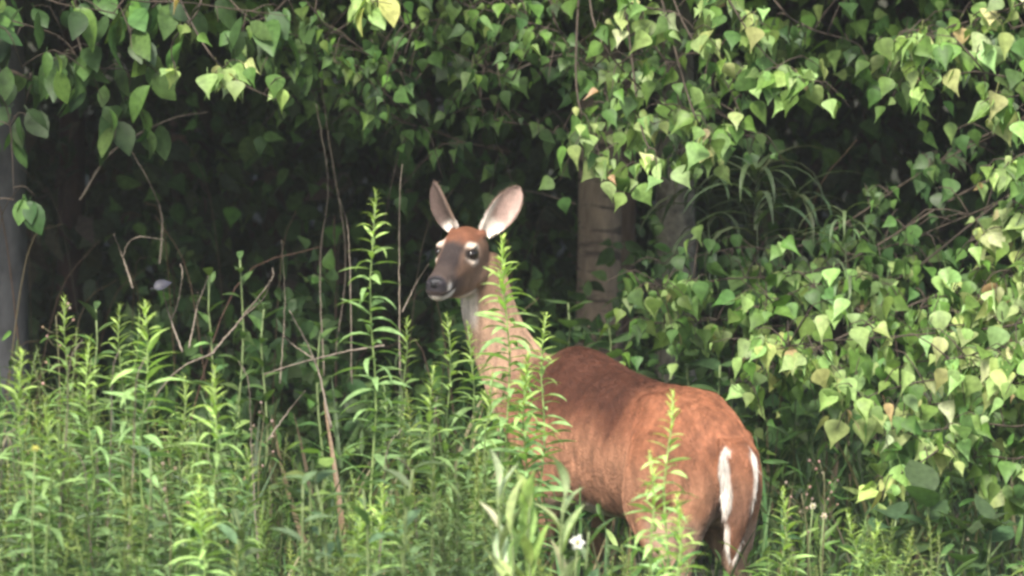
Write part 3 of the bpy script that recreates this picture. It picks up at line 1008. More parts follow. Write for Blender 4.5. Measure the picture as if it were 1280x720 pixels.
        outer = mixc(outer, (.07, .05, .042), ss(.7, 1.0, u) * .6)
        outer = mixc(outer, (.7, .63, .55), ss(.22, .05, u) * ss(.4, .8, np.abs(vv)))
        allV.append(v); allF.append(f + off); allC.append(np.vstack([inner, outer])); off += len(v)
    me = np_mesh('deer_body', np.vstack(allV), np.vstack(allF), np.vstack(allC))
    m, t, b_ = new_mat('coat')
    N, Lk = t.nodes, t.links
    at = N.new('ShaderNodeAttribute'); at.attribute_name = 'tint'
    Lk.new(at.outputs['Color'], b_.inputs['Base Color'])
    b_.inputs['Roughness'].default_value = 0.75
    b_.inputs['Specular IOR Level'].default_value = 0.25
    body = link('body', me, root, m)

    # eyes
    em, t, b_ = new_mat('eye')
    b_.inputs['Base Color'].default_value = (.012, .008, .006, 1); b_.inputs['Roughness'].default_value = .06
    for s in (1, -1):
        bm = bmesh.new(); bmesh.ops.create_uvsphere(bm, u_segments=20, v_segments=14, radius=.0158)
        for f in bm.faces: f.smooth = True
        q = bpy.data.meshes.new('eye'); bm.to_mesh(q); bm.free()
        o = link('eye', q, root, em)
        c_ = hp3((.004, s * .0485, .010))
        o.matrix_basis = Matrix.Translation(c_) @ HL.to_3x3().to_4x4() @ Matrix.Rotation(R(s * -12), 4, 'Z') @ Matrix.Diagonal((1.25, .8, .98, 1))
    # wet nose
    nm, t, b_ = new_mat('nose'); b_.inputs['Base Color'].default_value = (.011, .010, .012, 1); b_.inputs['Roughness'].default_value = .38
    N = t.nodes
    vz = N.new('ShaderNodeTexVoronoi'); vz.inputs['Scale'].default_value = 400
    bp = N.new('ShaderNodeBump'); bp.inputs['Strength'].default_value = .4; bp.inputs['Distance'].default_value = .001
    t.links.new(vz.outputs['Distance'], bp.inputs['Height']); t.links.new(bp.outputs[0], b_.inputs['Normal'])
    bm = bmesh.new(); bmesh.ops.create_uvsphere(bm, u_segments=24, v_segments=16, radius=1)
    for v in bm.verts:
        x, y, z = v.co
        dent = 0.35 * math.exp(-((abs(y) - .55) ** 2 / .03 + (z + .1) ** 2 / .06)) if x > 0 else 0
        v.co = Vector(((x - dent) * .017, y * (.0245 - .007 * max(0, -z)), z * .0165))
    for f in bm.faces: f.smooth = True
    q = bpy.data.meshes.new('nose'); bm.to_mesh(q); bm.free()
    o = link('nose', q, root, nm)
    o.matrix_basis = Matrix.Translation(hp3((.1705, 0, -.0235))) @ HL.to_3x3().to_4x4() @ Matrix.Rotation(R(-18), 4, 'Y')

    # ---------------- short fur
    A = np.vstack(allV); T = np.vstack(allF); Cc = np.vstack(allC)
    hmA = np.concatenate([hmask, np.full(len(A) - nv, 2.0)])
    p0, p1, p2 = A[T[:, 0]], A[T[:, 1]], A[T[:, 2]]
    cr = np.cross(p1 - p0, p2 - p0); ar = np.linalg.norm(cr, axis=1) + 1e-12
    nrm = cr / ar[:, None]
    hm3 = hmA[T].mean(1)
    cen = (p0 + p1 + p2) / 3
    wgt = ar * np.where(hm3 > 1.5, 5.0, np.where(hm3 > .5, 4.5, 1.0)) * (cen[:, 2] > .2)
    # no hair on the nose and the eyes
    hc = (cen @ HLi[:3, :3].T) + HLi[:3, 3]
    ee = np.sqrt(((hc[:, 0] + .002) / 1.25) ** 2 + (hc[:, 2] - .012) ** 2)
    bare = (hm3 > .5) & (hm3 < 1.5) & (((hc[:, 0] > .155) & (hc[:, 2] > -.045)) | ((ee < .019) & (np.abs(hc[:, 1]) > .03)))
    wgt[bare] = 0
    NH = 220000
    ti = rng.choice(len(T), NH, p=wgt / wgt.sum())
    r1 = np.sqrt(rng.uniform(0, 1, NH)); r2 = rng.uniform(0, 1, NH)
    wts = np.stack([1 - r1, r1 * (1 - r2), r1 * r2], 1)
    pos = (A[T[ti]] * wts[:, :, None]).sum(1)
    col = (Cc[T[ti]] * wts[:, :, None]).sum(1)
    n = nrm[ti]; hmk = hm3[ti]
    flow = np.tile(np.array([-1.0, 0, -.55]), (NH, 1))
    flow[pos[:, 2] < .45] = (-.1, 0, -1)
    nk_ = (pos[:, 0] > .74) & (pos[:, 2] > .6)
    flow[nk_] = (-.5, 0, -.8)
    flow[(pos[:, 0] < -.15)] = (-.1, 0, -1)
    hd_ = (hmk > .5)
    flow[hd_] = -hx + .25 * hz
    er = hmk > 1.5
    flow[er] = hz * .8 - hx * .3
    flow += rng.normal(0, .10, (NH, 3))
    flow -= (flow * n).sum(1, keepdims=True) * n
    flow /= np.maximum(1e-6, np.linalg.norm(flow, axis=1, keepdims=True))
    ln = np.where(hd_, .006, .0125) * rng.uniform(.6, 1.2, NH)
    ln[er] = .007
    fringe = (pos[:, 0] < -.185) & (col.mean(1) > .4)
    ln[fringe] *= 2.6
    tuft = er & (col.mean(1) > .5)
    ln[tuft] = .016
    ln[er & (rng.uniform(0, 1, NH) < .12)] = .014
    ln = ln[:, None]
    a_ = pos - n * .0006
    m_ = pos + (flow * .6 + n * .10) * ln
    z_ = pos + (flow * 1.0 + n * .12) * ln
    pts = np.stack([a_, m_, z_], 1).reshape(-1, 3).astype(np.float32)
    hcv = bpy.data.hair_curves.new('fur')
    hcv.add_curves([3] * NH)
    hcv.points.foreach_set('position', pts.ravel())
    ra = hcv.attributes.get('radius') or hcv.attributes.new('radius', 'FLOAT', 'POINT')
    ra.data.foreach_set('value', np.tile(np.array([.0006, .0005, .0001], np.float32), NH))
    ca = hcv.attributes.new('tint', 'FLOAT_COLOR', 'CURVE')
    cc = np.ones((NH, 4), np.float32)
    streak = np.array([.55 * noise.noise(Vector((p[0] * 60, p[1] * 60, p[2] * 15))) + .22 * noise.noise(Vector((p[0] * 21 + 9, p[1] * 21, p[2] * 8))) for p in pos])  # clumped streaks painting the hair's sheen highlights as colour
    cc[:, :3] = col * np.clip(1 + streak * np.where(hd_, .5, 1.0), .4, 1.8)[:, None] * rng.uniform(.75, 1.3, (NH, 1))
    ca.data.foreach_set('color', cc.ravel())
    fm, t, b_ = new_mat('fur')
    at = t.nodes.new('ShaderNodeAttribute'); at.attribute_name = 'tint'
    t.links.new(at.outputs['Color'], b_.inputs['Base Color'])
    b_.inputs['Roughness'].default_value = .6; b_.inputs['Specular IOR Level'].default_value = .3
    hcv.materials.append(fm)
    o = bpy.data.objects.new('fur', hcv); COL.objects.link(o); o.parent = root
    o['kind'] = 'stuff'


build_deer()

# ------------------------------------------------------------------ goldenrods and other weeds
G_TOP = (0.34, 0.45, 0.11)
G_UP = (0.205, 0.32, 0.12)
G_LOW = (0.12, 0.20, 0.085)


def lerp(a, b, t): return tuple(x + (y - x) * t for x, y in zip(a, b))


def goldenrod_geo(h, seed, lean=(0, 0), dens=1.0, L=0.09, bright=1.0):
    """stem rows and leaf list [(variant, M, colour)] of a goldenrod of height h, in its own space"""
    rs = random.Random(seed)
    n = 14
    pts = [(lean[0] * (i / (n - 1)) ** 2 + 0.008 * math.sin(i * 1.3 + seed), lean[1] * (i / (n - 1)) ** 2 + 0.008 * math.cos(i * 1.1 + seed), h * i / (n - 1)) for i in range(n)]
    pts = np.array(pts)
    rad = np.linspace(0.0052, 0.0018, n)
    leaves = []
    z = max(0.18, 0.15 * h)
    ang = rs.uniform(0, 6)
    while z < h:
        t = z / h
        top = max(0.0, 1 - (h - z) / 0.26)            # 0 below, 1 at the tip
        f = z / h * (n - 1); i = min(n - 2, int(f)); p = pts[i] + (pts[i + 1] - pts[i]) * (f - i)
        ang += 2.4 + rs.uniform(-.3, .3)
        ln = L * (0.55 + 0.45 * math.sin(min(1, (1 - t) * 3.2 + .12) * math.pi / 2)) * rs.uniform(.75, 1.15)
        ln *= (1 - 0.70 * top ** 1.5)
        el = R(22 + 52 * top ** 1.5 + rs.uniform(-16, 14) - 14 * (1 - t))
        d = np.array([math.cos(ang) * math.cos(el), math.sin(ang) * math.cos(el), math.sin(el)])
        nr = np.array([-math.cos(ang) * math.sin(el), -math.sin(ang) * math.sin(el), math.cos(el)]) + np.array([rs.gauss(0, .25), rs.gauss(0, .25), 0])
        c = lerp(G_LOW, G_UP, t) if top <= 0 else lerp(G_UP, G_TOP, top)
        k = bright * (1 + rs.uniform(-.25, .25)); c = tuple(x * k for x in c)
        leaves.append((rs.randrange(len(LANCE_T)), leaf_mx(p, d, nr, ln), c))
        z += (0.0185 + 0.006 * rs.random()) / dens * (1 - 0.66 * top)
    return pts, rad, leaves


STEMC = (0.22, 0.29, 0.11)


def goldenrod(px, py, Y, label=None, seed=0, lean=(0, 0), dens=1.0, L=0.09, bright=1.0, individual=True, group='goldenrods standing in the weeds'):
    top = P(px, py, Y)
    bx, by = top.x - lean[0], Y - lean[1]
    gz = ground_z(bx, by)
    h = top.z - gz
    root = empty('goldenrod', (bx, by, gz))
    tag(root, label, 'goldenrod', group)
    pts, rad, leaves = goldenrod_geo(h, seed, lean, dens, L, bright)
    mb = MB(); mb.tube(pts, rad, 6)
    link('stem', mb.mesh('stem'), root, LEAF, color=tuple(x * bright for x in STEMC))
    lim = 220
    vis = sorted(leaves, key=lambda q: -q[1][2, 3])
    for k, M, c in vis[:lim]:
        o = link('leaf', LANCE_M[k], root, color=c)
        o.matrix_basis = Matrix(M.tolist())
    return root


named = [
    # px, top py, Y, lean, dens, L, bright, label
    (183, 378, -1.6, (.02, 0), 1.0, .098, 1.25, 'tall bright goldenrod with long curled leaves, highest of those at the left'),
    (272, 462, -2.0, (.03, 0), 1.2, .085, 1.2, 'goldenrod with dense feathery leaves just right of the tall bright one'),
    (252, 598, -2.6, (.0, 0), 1.35, .08, 1.5, 'yellow green leafy goldenrod tip, shortest in front at the lower left'),
    (110, 424, -1.8, (-.01, 0), 1.1, .085, 1.15, 'goldenrod with fuzzy pale tip left of the tall bright one'),
    (466, 240, -1.2, (.0, 0), 1.0, .085, 1.05, 'tallest slender goldenrod, its spire left of the doe\'s face'),
    (506, 398, -0.9, (.01, 0), 0.9, .075, .9, 'goldenrod with reddish stem between the tallest spire and the doe\'s chin'),
    (560, 396, -0.8, (.0, 0), 0.9, .08, .9, 'straight goldenrod below the doe\'s chin'),
    (588, 405, -0.6, (-.01, 0), 1.0, .075, .95, 'goldenrod brushing the front of the doe\'s neck'),
    (630, 300, -0.9, (-.02, 0), 1.5, .098, 1.25, 'goldenrod whose bright tip covers the doe\'s cheek below the raised ear'),
    (682, 393, -0.9, (.02, 0), 1.1, .075, 1.25, 'goldenrod with open star shaped tip at the base of the doe\'s neck'),
    (656, 448, -1.2, (-.01, 0), 1.5, .09, 1.15, 'bushy goldenrod in front of the doe\'s chest'),
    (838, 492, -2.2, (.02, 0), 1.0, .075, 1.55, 'yellow green goldenrod in front of the doe\'s flank'),
    (812, 566, -2.4, (-.02, 0), 1.2, .07, 1.5, 'shorter yellow goldenrod left of the one on the doe\'s flank'),
    (850, 620, -2.6, (.02, 0), 1.4, .075, 1.5, 'low leafy goldenrod below the doe\'s haunch'),
    (84, 372, -0.9, (.02, 0), 1.1, .075, .9, 'goldenrod topping the back row at the far left'),
    (150, 380, -0.9, (-.02, 0), 1.1, .075, .9, 'goldenrod with blunt tip in the back row behind the tall bright one'),
    (24, 440, -2.2, (-.02, 0), 1.3, .08, 1.2, 'pale hazy goldenrod at the left edge'),
    (448, 622, -2.4, (.0, 0), 1.2, .08, 1.25, 'low goldenrod with curling tip under the tallest spire'),
    (476, 606, -2.4, (.02, 0), 1.2, .08, 1.2, 'low goldenrod beside the foot of the tallest spire'),
    (980, 612, -1.0, (.0, 0), 1.3, .075, 1.1, 'goldenrod just right of the doe\'s hind leg'),
    (1062, 640, -1.3, (-.05, 0), 1.2, .08, 1.1, 'leaning goldenrod below the sunlit birch cluster'),
    (1100, 655, -1.5, (.05, 0), 1.2, .08, 1.1, 'goldenrod leaning right among the low weeds at lower right'),
    (540, 460, -1.5, (.0, 0), 1.0, .085, .9, 'goldenrod midway between the tallest spire and the doe\'s chest'),
    (612, 470, -1.3, (.02, 0), 1.0, .08, .9, 'goldenrod in the gap left of the doe\'s chest'),
    (228, 470, -1.2, (.0, 0), 1.0, .08, .85, 'shaded goldenrod between the two brightest ones at left'),
    (310, 560, -1.9, (.03, 0), 1.0, .08, .9, 'thin leaning goldenrod right of the feathery one'),
    (60, 500, -2.4, (.0, 0), 1.2, .085, 1.0, 'front goldenrod near the left edge'),
]
for i, (px, py, Y, lean, dens, L_, br, lab) in enumerate(named):
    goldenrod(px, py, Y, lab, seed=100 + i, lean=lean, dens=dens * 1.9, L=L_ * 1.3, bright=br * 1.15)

# the crowd behind: five plants copied
protos = []
for k in range(6):
    hh = 1.0
    pts, rad, leaves = goldenrod_geo(hh, 300 + k, (random.uniform(-.08, .08), random.uniform(-.05, .05)), 2.0, .076, 0.9)
    mb = MB(); mb.tube(pts, rad, 4, tint=STEMC)
    sm_ = mb.mesh('stem'); sm_.materials.append(LEAFT)
    mb = MB()
    for v, M, c in leaves:
        mb.leaf(LANCE_T[v], M, c)
    fo_ = mb.mesh('foliage'); fo_.materials.append(LEAFT)
    protos.append((sm_, fo_))


CROWD = {
    'left': ('green goldenrod stem in the dense crowd left of the doe, one of many', 'goldenrods crowded left of the doe'),
    'front': ('low goldenrod stem in the weeds before the doe\'s legs, one of many', 'goldenrods crowded before the doe\'s legs'),
    'right': ('low goldenrod stem in the weeds beneath the right birch, one of many', 'goldenrods crowded under the birch'),
}


def crowd(px, py, Y, where='left'):
    top = P(px, py, Y)
    gz = ground_z(top.x, Y)
    h = top.z - gz
    sm_, fo_ = random.choice(protos)
    r_ = empty('goldenrod', (top.x, Y, gz))
    tag(r_, CROWD[where][0], 'goldenrod', CROWD[where][1])
    r_.rotation_euler = (0, 0, random.uniform(0, 6.28))
    k = min(1.25, max(.75, h))
    r_.scale = (k, k, h)
    v = random.uniform(.42, 1.0)  # darker copies put the shade of the gaps into the tint
    tn = (v * random.uniform(.85, 1.15), v, v * random.uniform(.85, 1.2))
    for nm_, me in (('stem', sm_), ('foliage', fo_)):
        link(nm_, me, r_, color=tn)


for i in range(150):
    px = random.uniform(-30, 650)
    Y = random.uniform(-2.7, 0.1)
    f = (Y + 2.7) / 2.8
    py = 640 - 165 * f + random.gauss(0, 26)
    if px < 160: py -= 55 * f
    if 290 < px < 470: py += 110 if Y > -1.7 else 70
    if px > 560: py = max(py, 560)
    crowd(px, py, Y)
for i in range(26):
    px = random.uniform(650, 880); Y = random.uniform(-2.4, -1.0)
    crowd(px, random.uniform(665, 740), Y, 'front')
for i in range(34):
    px = random.uniform(965, 1180); Y = random.uniform(-1.6, -0.2)
    crowd(px, random.uniform(635, 740), Y, 'right')


# --- broad pale milkweed-like weeds in front of the doe's legs
def broad_weed(px, py, Y, label, seed, L=0.12, n=13, col=(0.24, 0.33, 0.13), name='broad_leaved_weed', meshes=None, el0=58, group=None, step=None, lean=0.0):
    rs = random.Random(seed)
    top = P(px, py, Y); gz = ground_z(top.x, Y); h = top.z - gz
    root = empty(name, (top.x, Y, gz)); tag(root, label, 'weed', group)
    meshes = meshes or WIDE_M
    pts = np.array([(lean * (i / 9) ** 2 + .01 * math.sin(i + seed) * (i < 9), .01 * math.cos(i * 1.7), h * i / 9 * .96) for i in range(10)])
    mb = MB(); mb.tube(pts, np.linspace(.006, .003, 10), 6)
    link('stem', mb.mesh('stem'), root, LEAF, color=(.2, .26, .11))
    ang = rs.uniform(0, 6)
    for k in range(n):
        t = 1 - k / n * .75
        f = t * 9; i = min(8, int(f)); p = pts[i] + (pts[i + 1] - pts[i]) * (f - i)
        ang += 2.6 + rs.uniform(-.4, .4)
        el = R(el0 + rs.uniform(-16, 16) - 40 * (1 - t))
        d = np.array([math.cos(ang) * math.cos(el), math.sin(ang) * math.cos(el), math.sin(el)])
        nr = np.array([-math.cos(ang) * math.sin(el), -math.sin(ang) * math.sin(el) - .2, math.cos(el)])
        o = link('leaf', random.choice(meshes), root, color=jitter(col, .1, .2))
        o.matrix_basis = Matrix(leaf_mx(p, d, nr, L * rs.uniform(.65, 1.1)).tolist())
    return root


broad_weed(622, 592, -2.8, 'pale broad leaved weed with a folded whitish top leaf left of the doe\'s foreleg', 1, col=(.50, .57, .33), L=.13, el0=76)
broad_weed(662, 615, -2.8, 'yellow green broad leaved weed with upright leaves close by the doe\'s foreleg', 2, col=(.36, .48, .15), L=.145, el0=80)
broad_weed(706, 600, -2.8, 'pale upright broad leaved weed in front of the doe\'s foreleg', 3, col=(.46, .53, .28), L=.13, el0=80)
broad_weed(736, 650, -2.2, 'grey green broad leaved weed beside the white flower', 4, col=(.15, .23, .11), L=.10)
broad_weed(640, 650, -2.85, 'low light green broad leaved weed under the yellow green one', 5, col=(.38, .50, .2), L=.13, el0=74)
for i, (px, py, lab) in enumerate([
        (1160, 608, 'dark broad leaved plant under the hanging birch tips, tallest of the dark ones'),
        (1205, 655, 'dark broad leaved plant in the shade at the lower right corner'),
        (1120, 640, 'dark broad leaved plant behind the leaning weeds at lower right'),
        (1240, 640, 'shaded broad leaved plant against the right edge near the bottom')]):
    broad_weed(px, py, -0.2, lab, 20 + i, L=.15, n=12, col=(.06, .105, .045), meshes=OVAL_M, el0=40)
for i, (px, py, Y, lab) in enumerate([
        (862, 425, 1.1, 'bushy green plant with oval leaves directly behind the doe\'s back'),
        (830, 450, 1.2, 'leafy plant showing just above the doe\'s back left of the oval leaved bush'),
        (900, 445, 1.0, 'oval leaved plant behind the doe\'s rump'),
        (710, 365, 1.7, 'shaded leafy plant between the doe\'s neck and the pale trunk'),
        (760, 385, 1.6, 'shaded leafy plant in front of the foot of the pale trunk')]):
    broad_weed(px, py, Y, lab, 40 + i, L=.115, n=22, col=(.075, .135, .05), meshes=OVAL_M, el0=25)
broad_weed(392, 548, -2.0, 'weed with yellowing round leaves right of the feathery goldenrod', 60, L=.075, n=18, col=(.16, .24, .07), meshes=OVAL_M, el0=30)


for i in range(16):
    broad_weed(random.uniform(10, 600), random.uniform(545, 690), random.uniform(-2.6, -1.2), 'dull green broad leaved weed scattered among the goldenrods left of the doe', 200 + i, L=.10, n=14,
               col=(.13, .20, .095), el0=30, group='broad weeds among the goldenrods', lean=random.uniform(-.06, .06))


# --- a white flower, small pale blossoms
def flower(px, py, Y, label, r=.016, petals=6, colr=(.8, .8, .74), stem=True):
    c = P(px, py, Y); gz = ground_z(c.x, Y)
    root = empty('flower', (c.x, Y, gz)); tag(root, label, 'flower')
    h = c.z - gz
    mb = MB(); mb.tube([(0, 0, 0), (.01, 0, h * .4), (-.01, .01, h * .8), (0, 0, h)], .0025, 5)
    link('stem', mb.mesh('stem'), root, LEAF, color=STEMC)
    for k in range(petals):
        a = 6.283 * k / petals + random.uniform(-.2, .2)
        d = np.array([math.cos(a), -.35, math.sin(a)])
        o = link('petal', OVAL_M[k % 3], root, color=colr)
        o.matrix_basis = Matrix(leaf_mx((0, 0, h), d, (0, -1, .3), r * random.uniform(1.1, 1.5)).tolist())
    bm = bmesh.new(); bmesh.ops.create_icosphere(bm, subdivisions=2, radius=r * .35)
    q = bpy.data.meshes.new('flower_centre'); bm.to_mesh(q); bm.free()
    o = link('flower_centre', q, root, LEAF, color=(.55, .5, .2)); o.location = (0, -.004, h)


flower(722, 677, -2.9, 'small white flower low in front of the doe\'s legs', r=.014)
flower(44, 560, -2.5, 'small yellow flower among the weeds near the left edge', r=.008, colr=(.40, .40, .07))
flower(1016, 632, -0.8, 'tiny cream flower right of the doe under the birch', r=.008, colr=(.6, .55, .42))
flower(1030, 645, -0.8, 'tiny cream flower, lower one under the birch', r=.008, colr=(.6, .5, .4))


# --- plants with long arching blades
def arching(px, py, Y, label, seed, n=16, L=.2, col=(.14, .20, .09)):
    rs = random.Random(seed)
    top = P(px, py, Y); gz = ground_z(top.x, Y); h = top.z - gz
    root = empty('arching_plant', (top.x, Y, gz)); tag(root, label, 'plant')
    mb = MB(); mb.tube([(0, 0, 0), (.015, 0, h * .5), (0, 0, h)], .0022, 5)
    link('stem', mb.mesh('stem'), root, LEAF, color=tuple(x * .6 for x in col))
    for k in range(n):
        a = k * 2.4 + rs.uniform(-.3, .3); el = R(rs.uniform(20, 70)); zz = h * (1 - .2 * (k / n) ** 2)
        d = np.array([math.cos(a) * math.cos(el), math.sin(a) * math.cos(el), math.sin(el)])
        nr = np.array([-math.cos(a) * math.sin(el), -math.sin(a) * math.sin(el), math.cos(el)])
        o = link('leaf', RIBBON_M[rs.randrange(3)], root, color=jitter(col))
        o.matrix_basis = Matrix(leaf_mx((0, 0, zz), d, nr, L * rs.uniform(.7, 1.1)).tolist())


arching(1056, 268, 0.9, 'bright plant with arching ribbon leaves in the dark gap among the birch leaves', 1, L=.19)
arching(1062, 345, 0.9, 'arching ribbon leaved plant, lower one in the dark gap', 2, n=11, L=.18)
arching(945, 215, 1.4, 'dim plant with long drooping ribbon leaves right of the lichened trunk', 3, n=22, L=.32, col=(.07, .10, .05))
arching(885, 240, 1.6, 'dim ribbon leaved plant close beside the lichened trunk', 4, n=16, L=.3, col=(.06, .09, .045))
arching(990, 250, 1.5, 'dim ribbon leaved plant midway between the lichened trunk and the brighter one', 5, n=16, L=.3, col=(.06, .09, .045))


# --- seed stalks with small dull heads, past flowering
def stalk(px, py, Y, label, seed):
    rs = random.Random(seed)
    c = P(px, py, Y); gz = ground_z(c.x, Y); h = c.z - gz
    root = empty('seed_stalk', (c.x, Y, gz)); tag(root, label, 'weed')
    pts = catmull([(0, 0, 0), (.015 * rs.uniform(-1, 1), .01, h * .4), (.02 * rs.uniform(-1, 1), 0, h * .8), (0, 0, h)], 14)
    mb = MB(); mb.tube(pts, np.linspace(.003, .0014, 14), 5)
    tips = []
    for k in range(9):
        b_ = pts[13 - k // 2]; e_ = b_ + np.array([rs.uniform(-.05, .05), rs.uniform(-.04, .04), rs.uniform(.01, .04)])
        mb.tube([b_, (b_ + e_) / 2 + np.array([0, 0, -.004]), e_], .0009, 3); tips.append(e_)
    link('stem', mb.mesh('stem'), root, LEAF, color=(.2, .19, .10))
    for e_ in tips:
        bm = bmesh.new(); bmesh.ops.create_icosphere(bm, subdivisions=1, radius=.0042)
        for v in bm.verts: v.co *= rs.uniform(.8, 1.25)
        q = bpy.data.meshes.new('seed_head'); bm.to_mesh(q); bm.free()
        o = link('seed_head', q, root, LEAF, color=jitter((.36, .25, .2))); o.location = e_


stalk(206, 598, -2.6, 'thin stalk with pinkish seed heads between the two bright goldenrods at left', 1)
stalk(1002, 618, -.9, 'branched stalk with tiny cream seed heads just right of the doe', 2)
stalk(1030, 590, -.5, 'taller branched stalk with dull seed heads under the birch tips', 3)
stalk(330, 520, -1.0, 'dry seed stalk rising from the low grass below the crossing twigs', 4)
stalk(70, 395, -.7, 'dry seed stalk among the back weeds at far left', 5)


# --- grass and low weeds, nobody could count them
def grass():
    mb = MB()
    m = 2600
    pos = np.empty((m, 3)); pos[:, 0] = rng.uniform(-1.9, 1.9, m); pos[:, 1] = rng.uniform(-2.9, 2.0, m)
    pos[:, 2] = [ground_z(x, y) for x, y in pos[:, :2]]
    d = rng.normal(0, .22, (m, 3)) + np.array([0, 0, 1]); nr = rng.normal(0, 1, (m, 3))
    sz = rng.uniform(.3, .62, m) * np.where(pos[:, 0] > .2, .8, 1.0)
    tint = np.array([jitter((.085, .135, .05), .2, .35) if random.random() > .12 else jitter((.22, .18, .10)) for _ in range(m)])
    V, F, T = scatter(BLADE_T[0], pos, d, nr, sz, tint)
    mb.add(V, F, T)
    o = link('grass', mb.mesh('grass'), mat=LEAFT)
    tag(o, 'long thin grass blades mixed among the weeds', 'grass', kind='stuff')
    mb = MB()
    def fp(m):
        p = np.empty((m, 3)); p[:, 0] = rng.uniform(-1.9, 1.9, m); p[:, 1] = rng.uniform(-2.6, 1.4, m)
        g = np.array([ground_z(x, y) for x, y in p[:, :2]])
        hmax = np.where(p[:, 0] < -.35, .70, .5)
        hmax = np.where((p[:, 0] > -.8) & (p[:, 0] < -.38) & (p[:, 1] > -1.6), .42, hmax)
        p[:, 2] = g + rng.uniform(0.05, 1, m) ** .8 * hmax
        return p
    for a in leaf_cloud(4600, fp, .075, 'soft', LANCE_T, up=0.15, face=(0, -.3, .8)):
        mb.add(*a)
    o = link('weeds', mb.mesh('weeds'), mat=LEAFT)
    tag(o, 'low leafy weeds filling between the taller stems', 'weeds', kind='stuff')


grass()


# --- shaded leafy weeds among the twigs
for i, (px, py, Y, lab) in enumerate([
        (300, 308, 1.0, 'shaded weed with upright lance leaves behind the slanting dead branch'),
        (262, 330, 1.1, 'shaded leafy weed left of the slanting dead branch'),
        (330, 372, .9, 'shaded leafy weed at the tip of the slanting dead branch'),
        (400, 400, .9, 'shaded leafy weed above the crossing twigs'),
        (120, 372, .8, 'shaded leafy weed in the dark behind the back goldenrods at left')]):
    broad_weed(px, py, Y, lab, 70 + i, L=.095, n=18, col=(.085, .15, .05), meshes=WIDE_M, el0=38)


def brush():
    mb = MB()
    for k in range(70):
        x, y = random.uniform(-1.9, .1), random.uniform(1.2, 3.6)
        if random.random() < .2: x = random.uniform(.5, 2.0)
        g = ground_z(x, y); h = random.uniform(.4, 1.35)
        dx, dy = random.gauss(0, .13), random.gauss(0, .12)
        c = catmull([(x, y, g), (x + dx * .3, y, g + h * .45), (x + dx * .8, y + dy * .6, g + h * .85), (x + dx * 1.6, y + dy, g + h * random.uniform(.8, 1.05))], 12)
        mb.tube(c, np.linspace(random.uniform(.0018, .0038), .001, 12), 4, tint=jitter((.095, .07, .048), .15, .45))
    o = link('brush', mb.mesh('brush'), mat=LEAFW)
    tag(o, 'tangle of thin dry stems in the shade under the trees', 'brush', kind='stuff')


brush()


# --- dead twigs and dry stems
def twig(lines, Y, r, label, name='dead_branch', cat='branch', mat=None, color=None):
    """lines: picture polylines, the first is the main stem; its first point is the foot"""
    foot = P(*lines[0][0], Y)
    root = empty(name, foot); tag(root, label, cat)
    for k, ln in enumerate(lines):
        w3 = [np.array(P(px, py, Y + .05 * math.sin(i * 1.9 + k))) - np.array(foot) for i, (px, py) in enumerate(ln)]
        if k:                                           # begin on the main stem
            main = np.array([np.array(P(px, py, Y + .05 * math.sin(i * 1.9))) - np.array(foot) for i, (px, py) in enumerate(lines[0])])
            mc = catmull(main, 40)
            w3[0] = mc[np.argmin(np.linalg.norm(mc - w3[0], axis=1))]
        c = catmull(w3, 10 * len(w3))
        c += rng.normal(0, .0007, c.shape)
        mb = MB(); mb.tube(c, np.linspace(r * (.72 if k == 0 else .5), r * .3, len(c)), 6)
        link('stem' if k == 0 else 'side_twig', mb.mesh('twig'), root, mat or DEAD)
    return root


twig([[(268, 440), (215, 470), (150, 560)], ], 0.2, .004, 'pale fallen twig low behind the feathery goldenrod')
twig([[(262, 445), (300, 400), (338, 352), (341, 335)], [(300, 400), (330, 372), (338, 350)]], 0.3, .0052, 'bare pale dead branch slanting up to the right left of centre')
twig([[(228, 440), (212, 395), (203, 360)], [(214, 400), (222, 380), (228, 345), (226, 330)]], 0.35, .005, 'forked dead twig with a bluish curled leaf')
twig([[(236, 435), (246, 385), (247, 365)], [(246, 385), (256, 358), (260, 345)]], 0.4, .0045, 'upright forked dead twig in the middle of three at the left')
twig([[(166, 360), (152, 318), (142, 293)], [(154, 322), (160, 305), (175, 296), (205, 300)]], 0.9, .005, 'short pale forked twig standing against the dark wood at left')
twig([[(414, 535), (395, 455), (362, 388)], ], -0.1, .006, 'straight pale stick leaning left across the other twigs')
twig([[(480, 432), (430, 440), (370, 455), (330, 468)], [(380, 452), (365, 430), (355, 420)]], 0.1, .005, 'long level dead branch crossing behind the leaning stick')
twig([[(335, 550), (360, 515), (382, 488)]], -0.2, .004, 'pale stick poking up below the crossing twigs')
twig([[(500, 470), (499, 330), (500, 240), (503, 205)]], 0.6, .0035, 'thin dry upright stem just left of the doe\'s face', name='dry_stalk', cat='stalk')
twig([[(503, 390), (520, 355), (536, 330)]], 0.2, .003, 'dry straw slanting up towards the doe\'s muzzle', name='dry_stalk', cat='stalk')
twig([[(440, 480), (436, 300), (425, 250)], ], 1.0, .0035, 'dry stem behind the tallest goldenrod', name='dry_stalk', cat='stalk')
twig([[(200, 330), (202, 270), (185, 225), (165, 190)]], 1.6, .0045, 'thin bent dead stem rising into the dark at left', name='dry_stalk', cat='stalk')
twig([[(405, 470), (400, 330), (410, 230), (395, 130)]], 1.5, .0035, 'long dry vine stem hanging left of the tallest goldenrod', name='dry_stalk', cat='stalk')
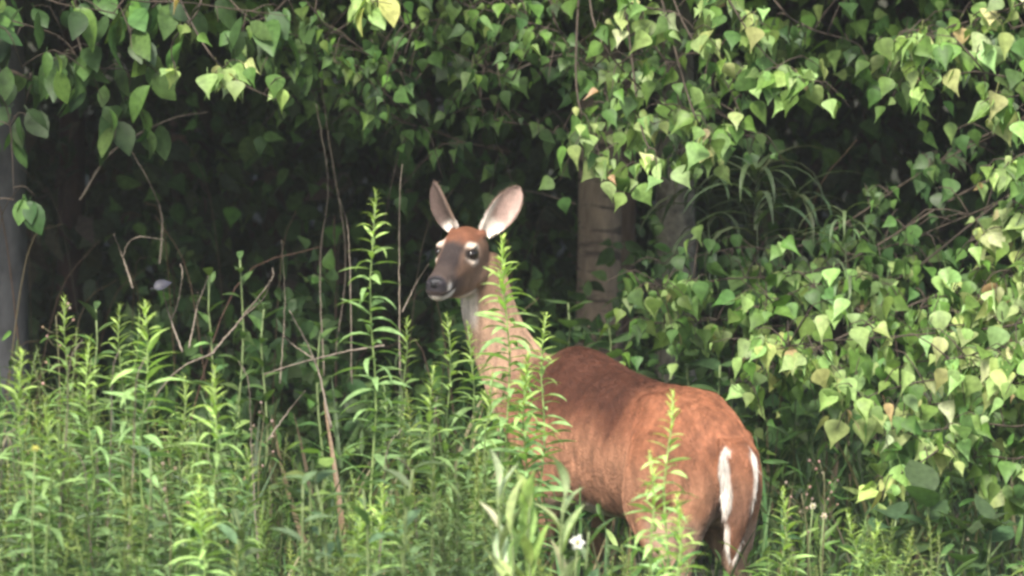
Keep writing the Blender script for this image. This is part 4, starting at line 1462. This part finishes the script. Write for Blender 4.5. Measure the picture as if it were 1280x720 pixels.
twig([[(420, 440), (432, 320), (412, 180), (400, 90)]], 1.7, .003, 'second dry vine stem beside the long one', name='dry_stalk', cat='stalk')
twig([[(350, 480), (356, 380), (352, 300)]], .8, .003, 'dry stem rising behind the leaning stick', name='dry_stalk', cat='stalk')
twig([[(640, 90), (690, 70), (760, 62)]], 1.9, .005, 'thin bare limb crossing left of the pale trunk near the top')
twig([[(720, 255), (680, 243), (655, 238)]], 2.6, .004, 'thin bare twig reaching left from the pale trunk above the ear')
twig([[(100, 250), (140, 190), (210, 150), (260, 140)]], 2.0, .005, 'dim bare limb under the oval leaves at upper left')
for i in range(14):
    px, py, Y = random.uniform(0, 600), random.uniform(420, 600), random.uniform(-2.4, -.4)
    q = random.uniform(-30, 30)
    twig([[(px - q, py + 260), (px - q * .3, py + 120), (px, py + 30), (px + q, py)]], Y, .0034, 'tan dead stem from last year standing among the goldenrods', name='dead_weed', cat='weed')['group'] = 'dead stems among the goldenrods'
# curled leaf
root = P(203, 352, 0.3)
me = OVAL_M[1]
o = link('curled_leaf', me.copy(), mat=None, color=(.045, .045, .062)); o.matrix_basis = Matrix(leaf_mx(P(192, 360, .3), (1, -.1, .45), (0, -.9, .4), .055).tolist())
tag(o, 'bluish grey curled leaf caught on the forked dead twig', 'leaf')


# ------------------------------------------------------------------ added volume, a haze that lifts the darks like lens glare
def veil():
    bm = bmesh.new()
    bmesh.ops.create_cube(bm, size=1.0)
    for v in bm.verts:
        v.co = Vector((v.co.x * 260, v.co.y * 290 + 70, -1.6 if v.co.z < 0 else 14.0))
    me = bpy.data.meshes.new('veil'); bm.to_mesh(me); bm.free()
    m = bpy.data.materials.new('veil_air'); m.use_nodes = True
    t = m.node_tree; t.nodes.clear()
    out = t.nodes.new('ShaderNodeOutputMaterial'); v = t.nodes.new('ShaderNodeVolumePrincipled')
    v.inputs['Color'].default_value = (.9, .93, .9, 1); v.inputs['Density'].default_value = 0.001
    t.links.new(v.outputs[0], out.inputs['Volume'])
    o = link('veil', me, mat=m)
    tag(o, 'faint pale added haze hanging over the clearing', kind='stuff')


veil()
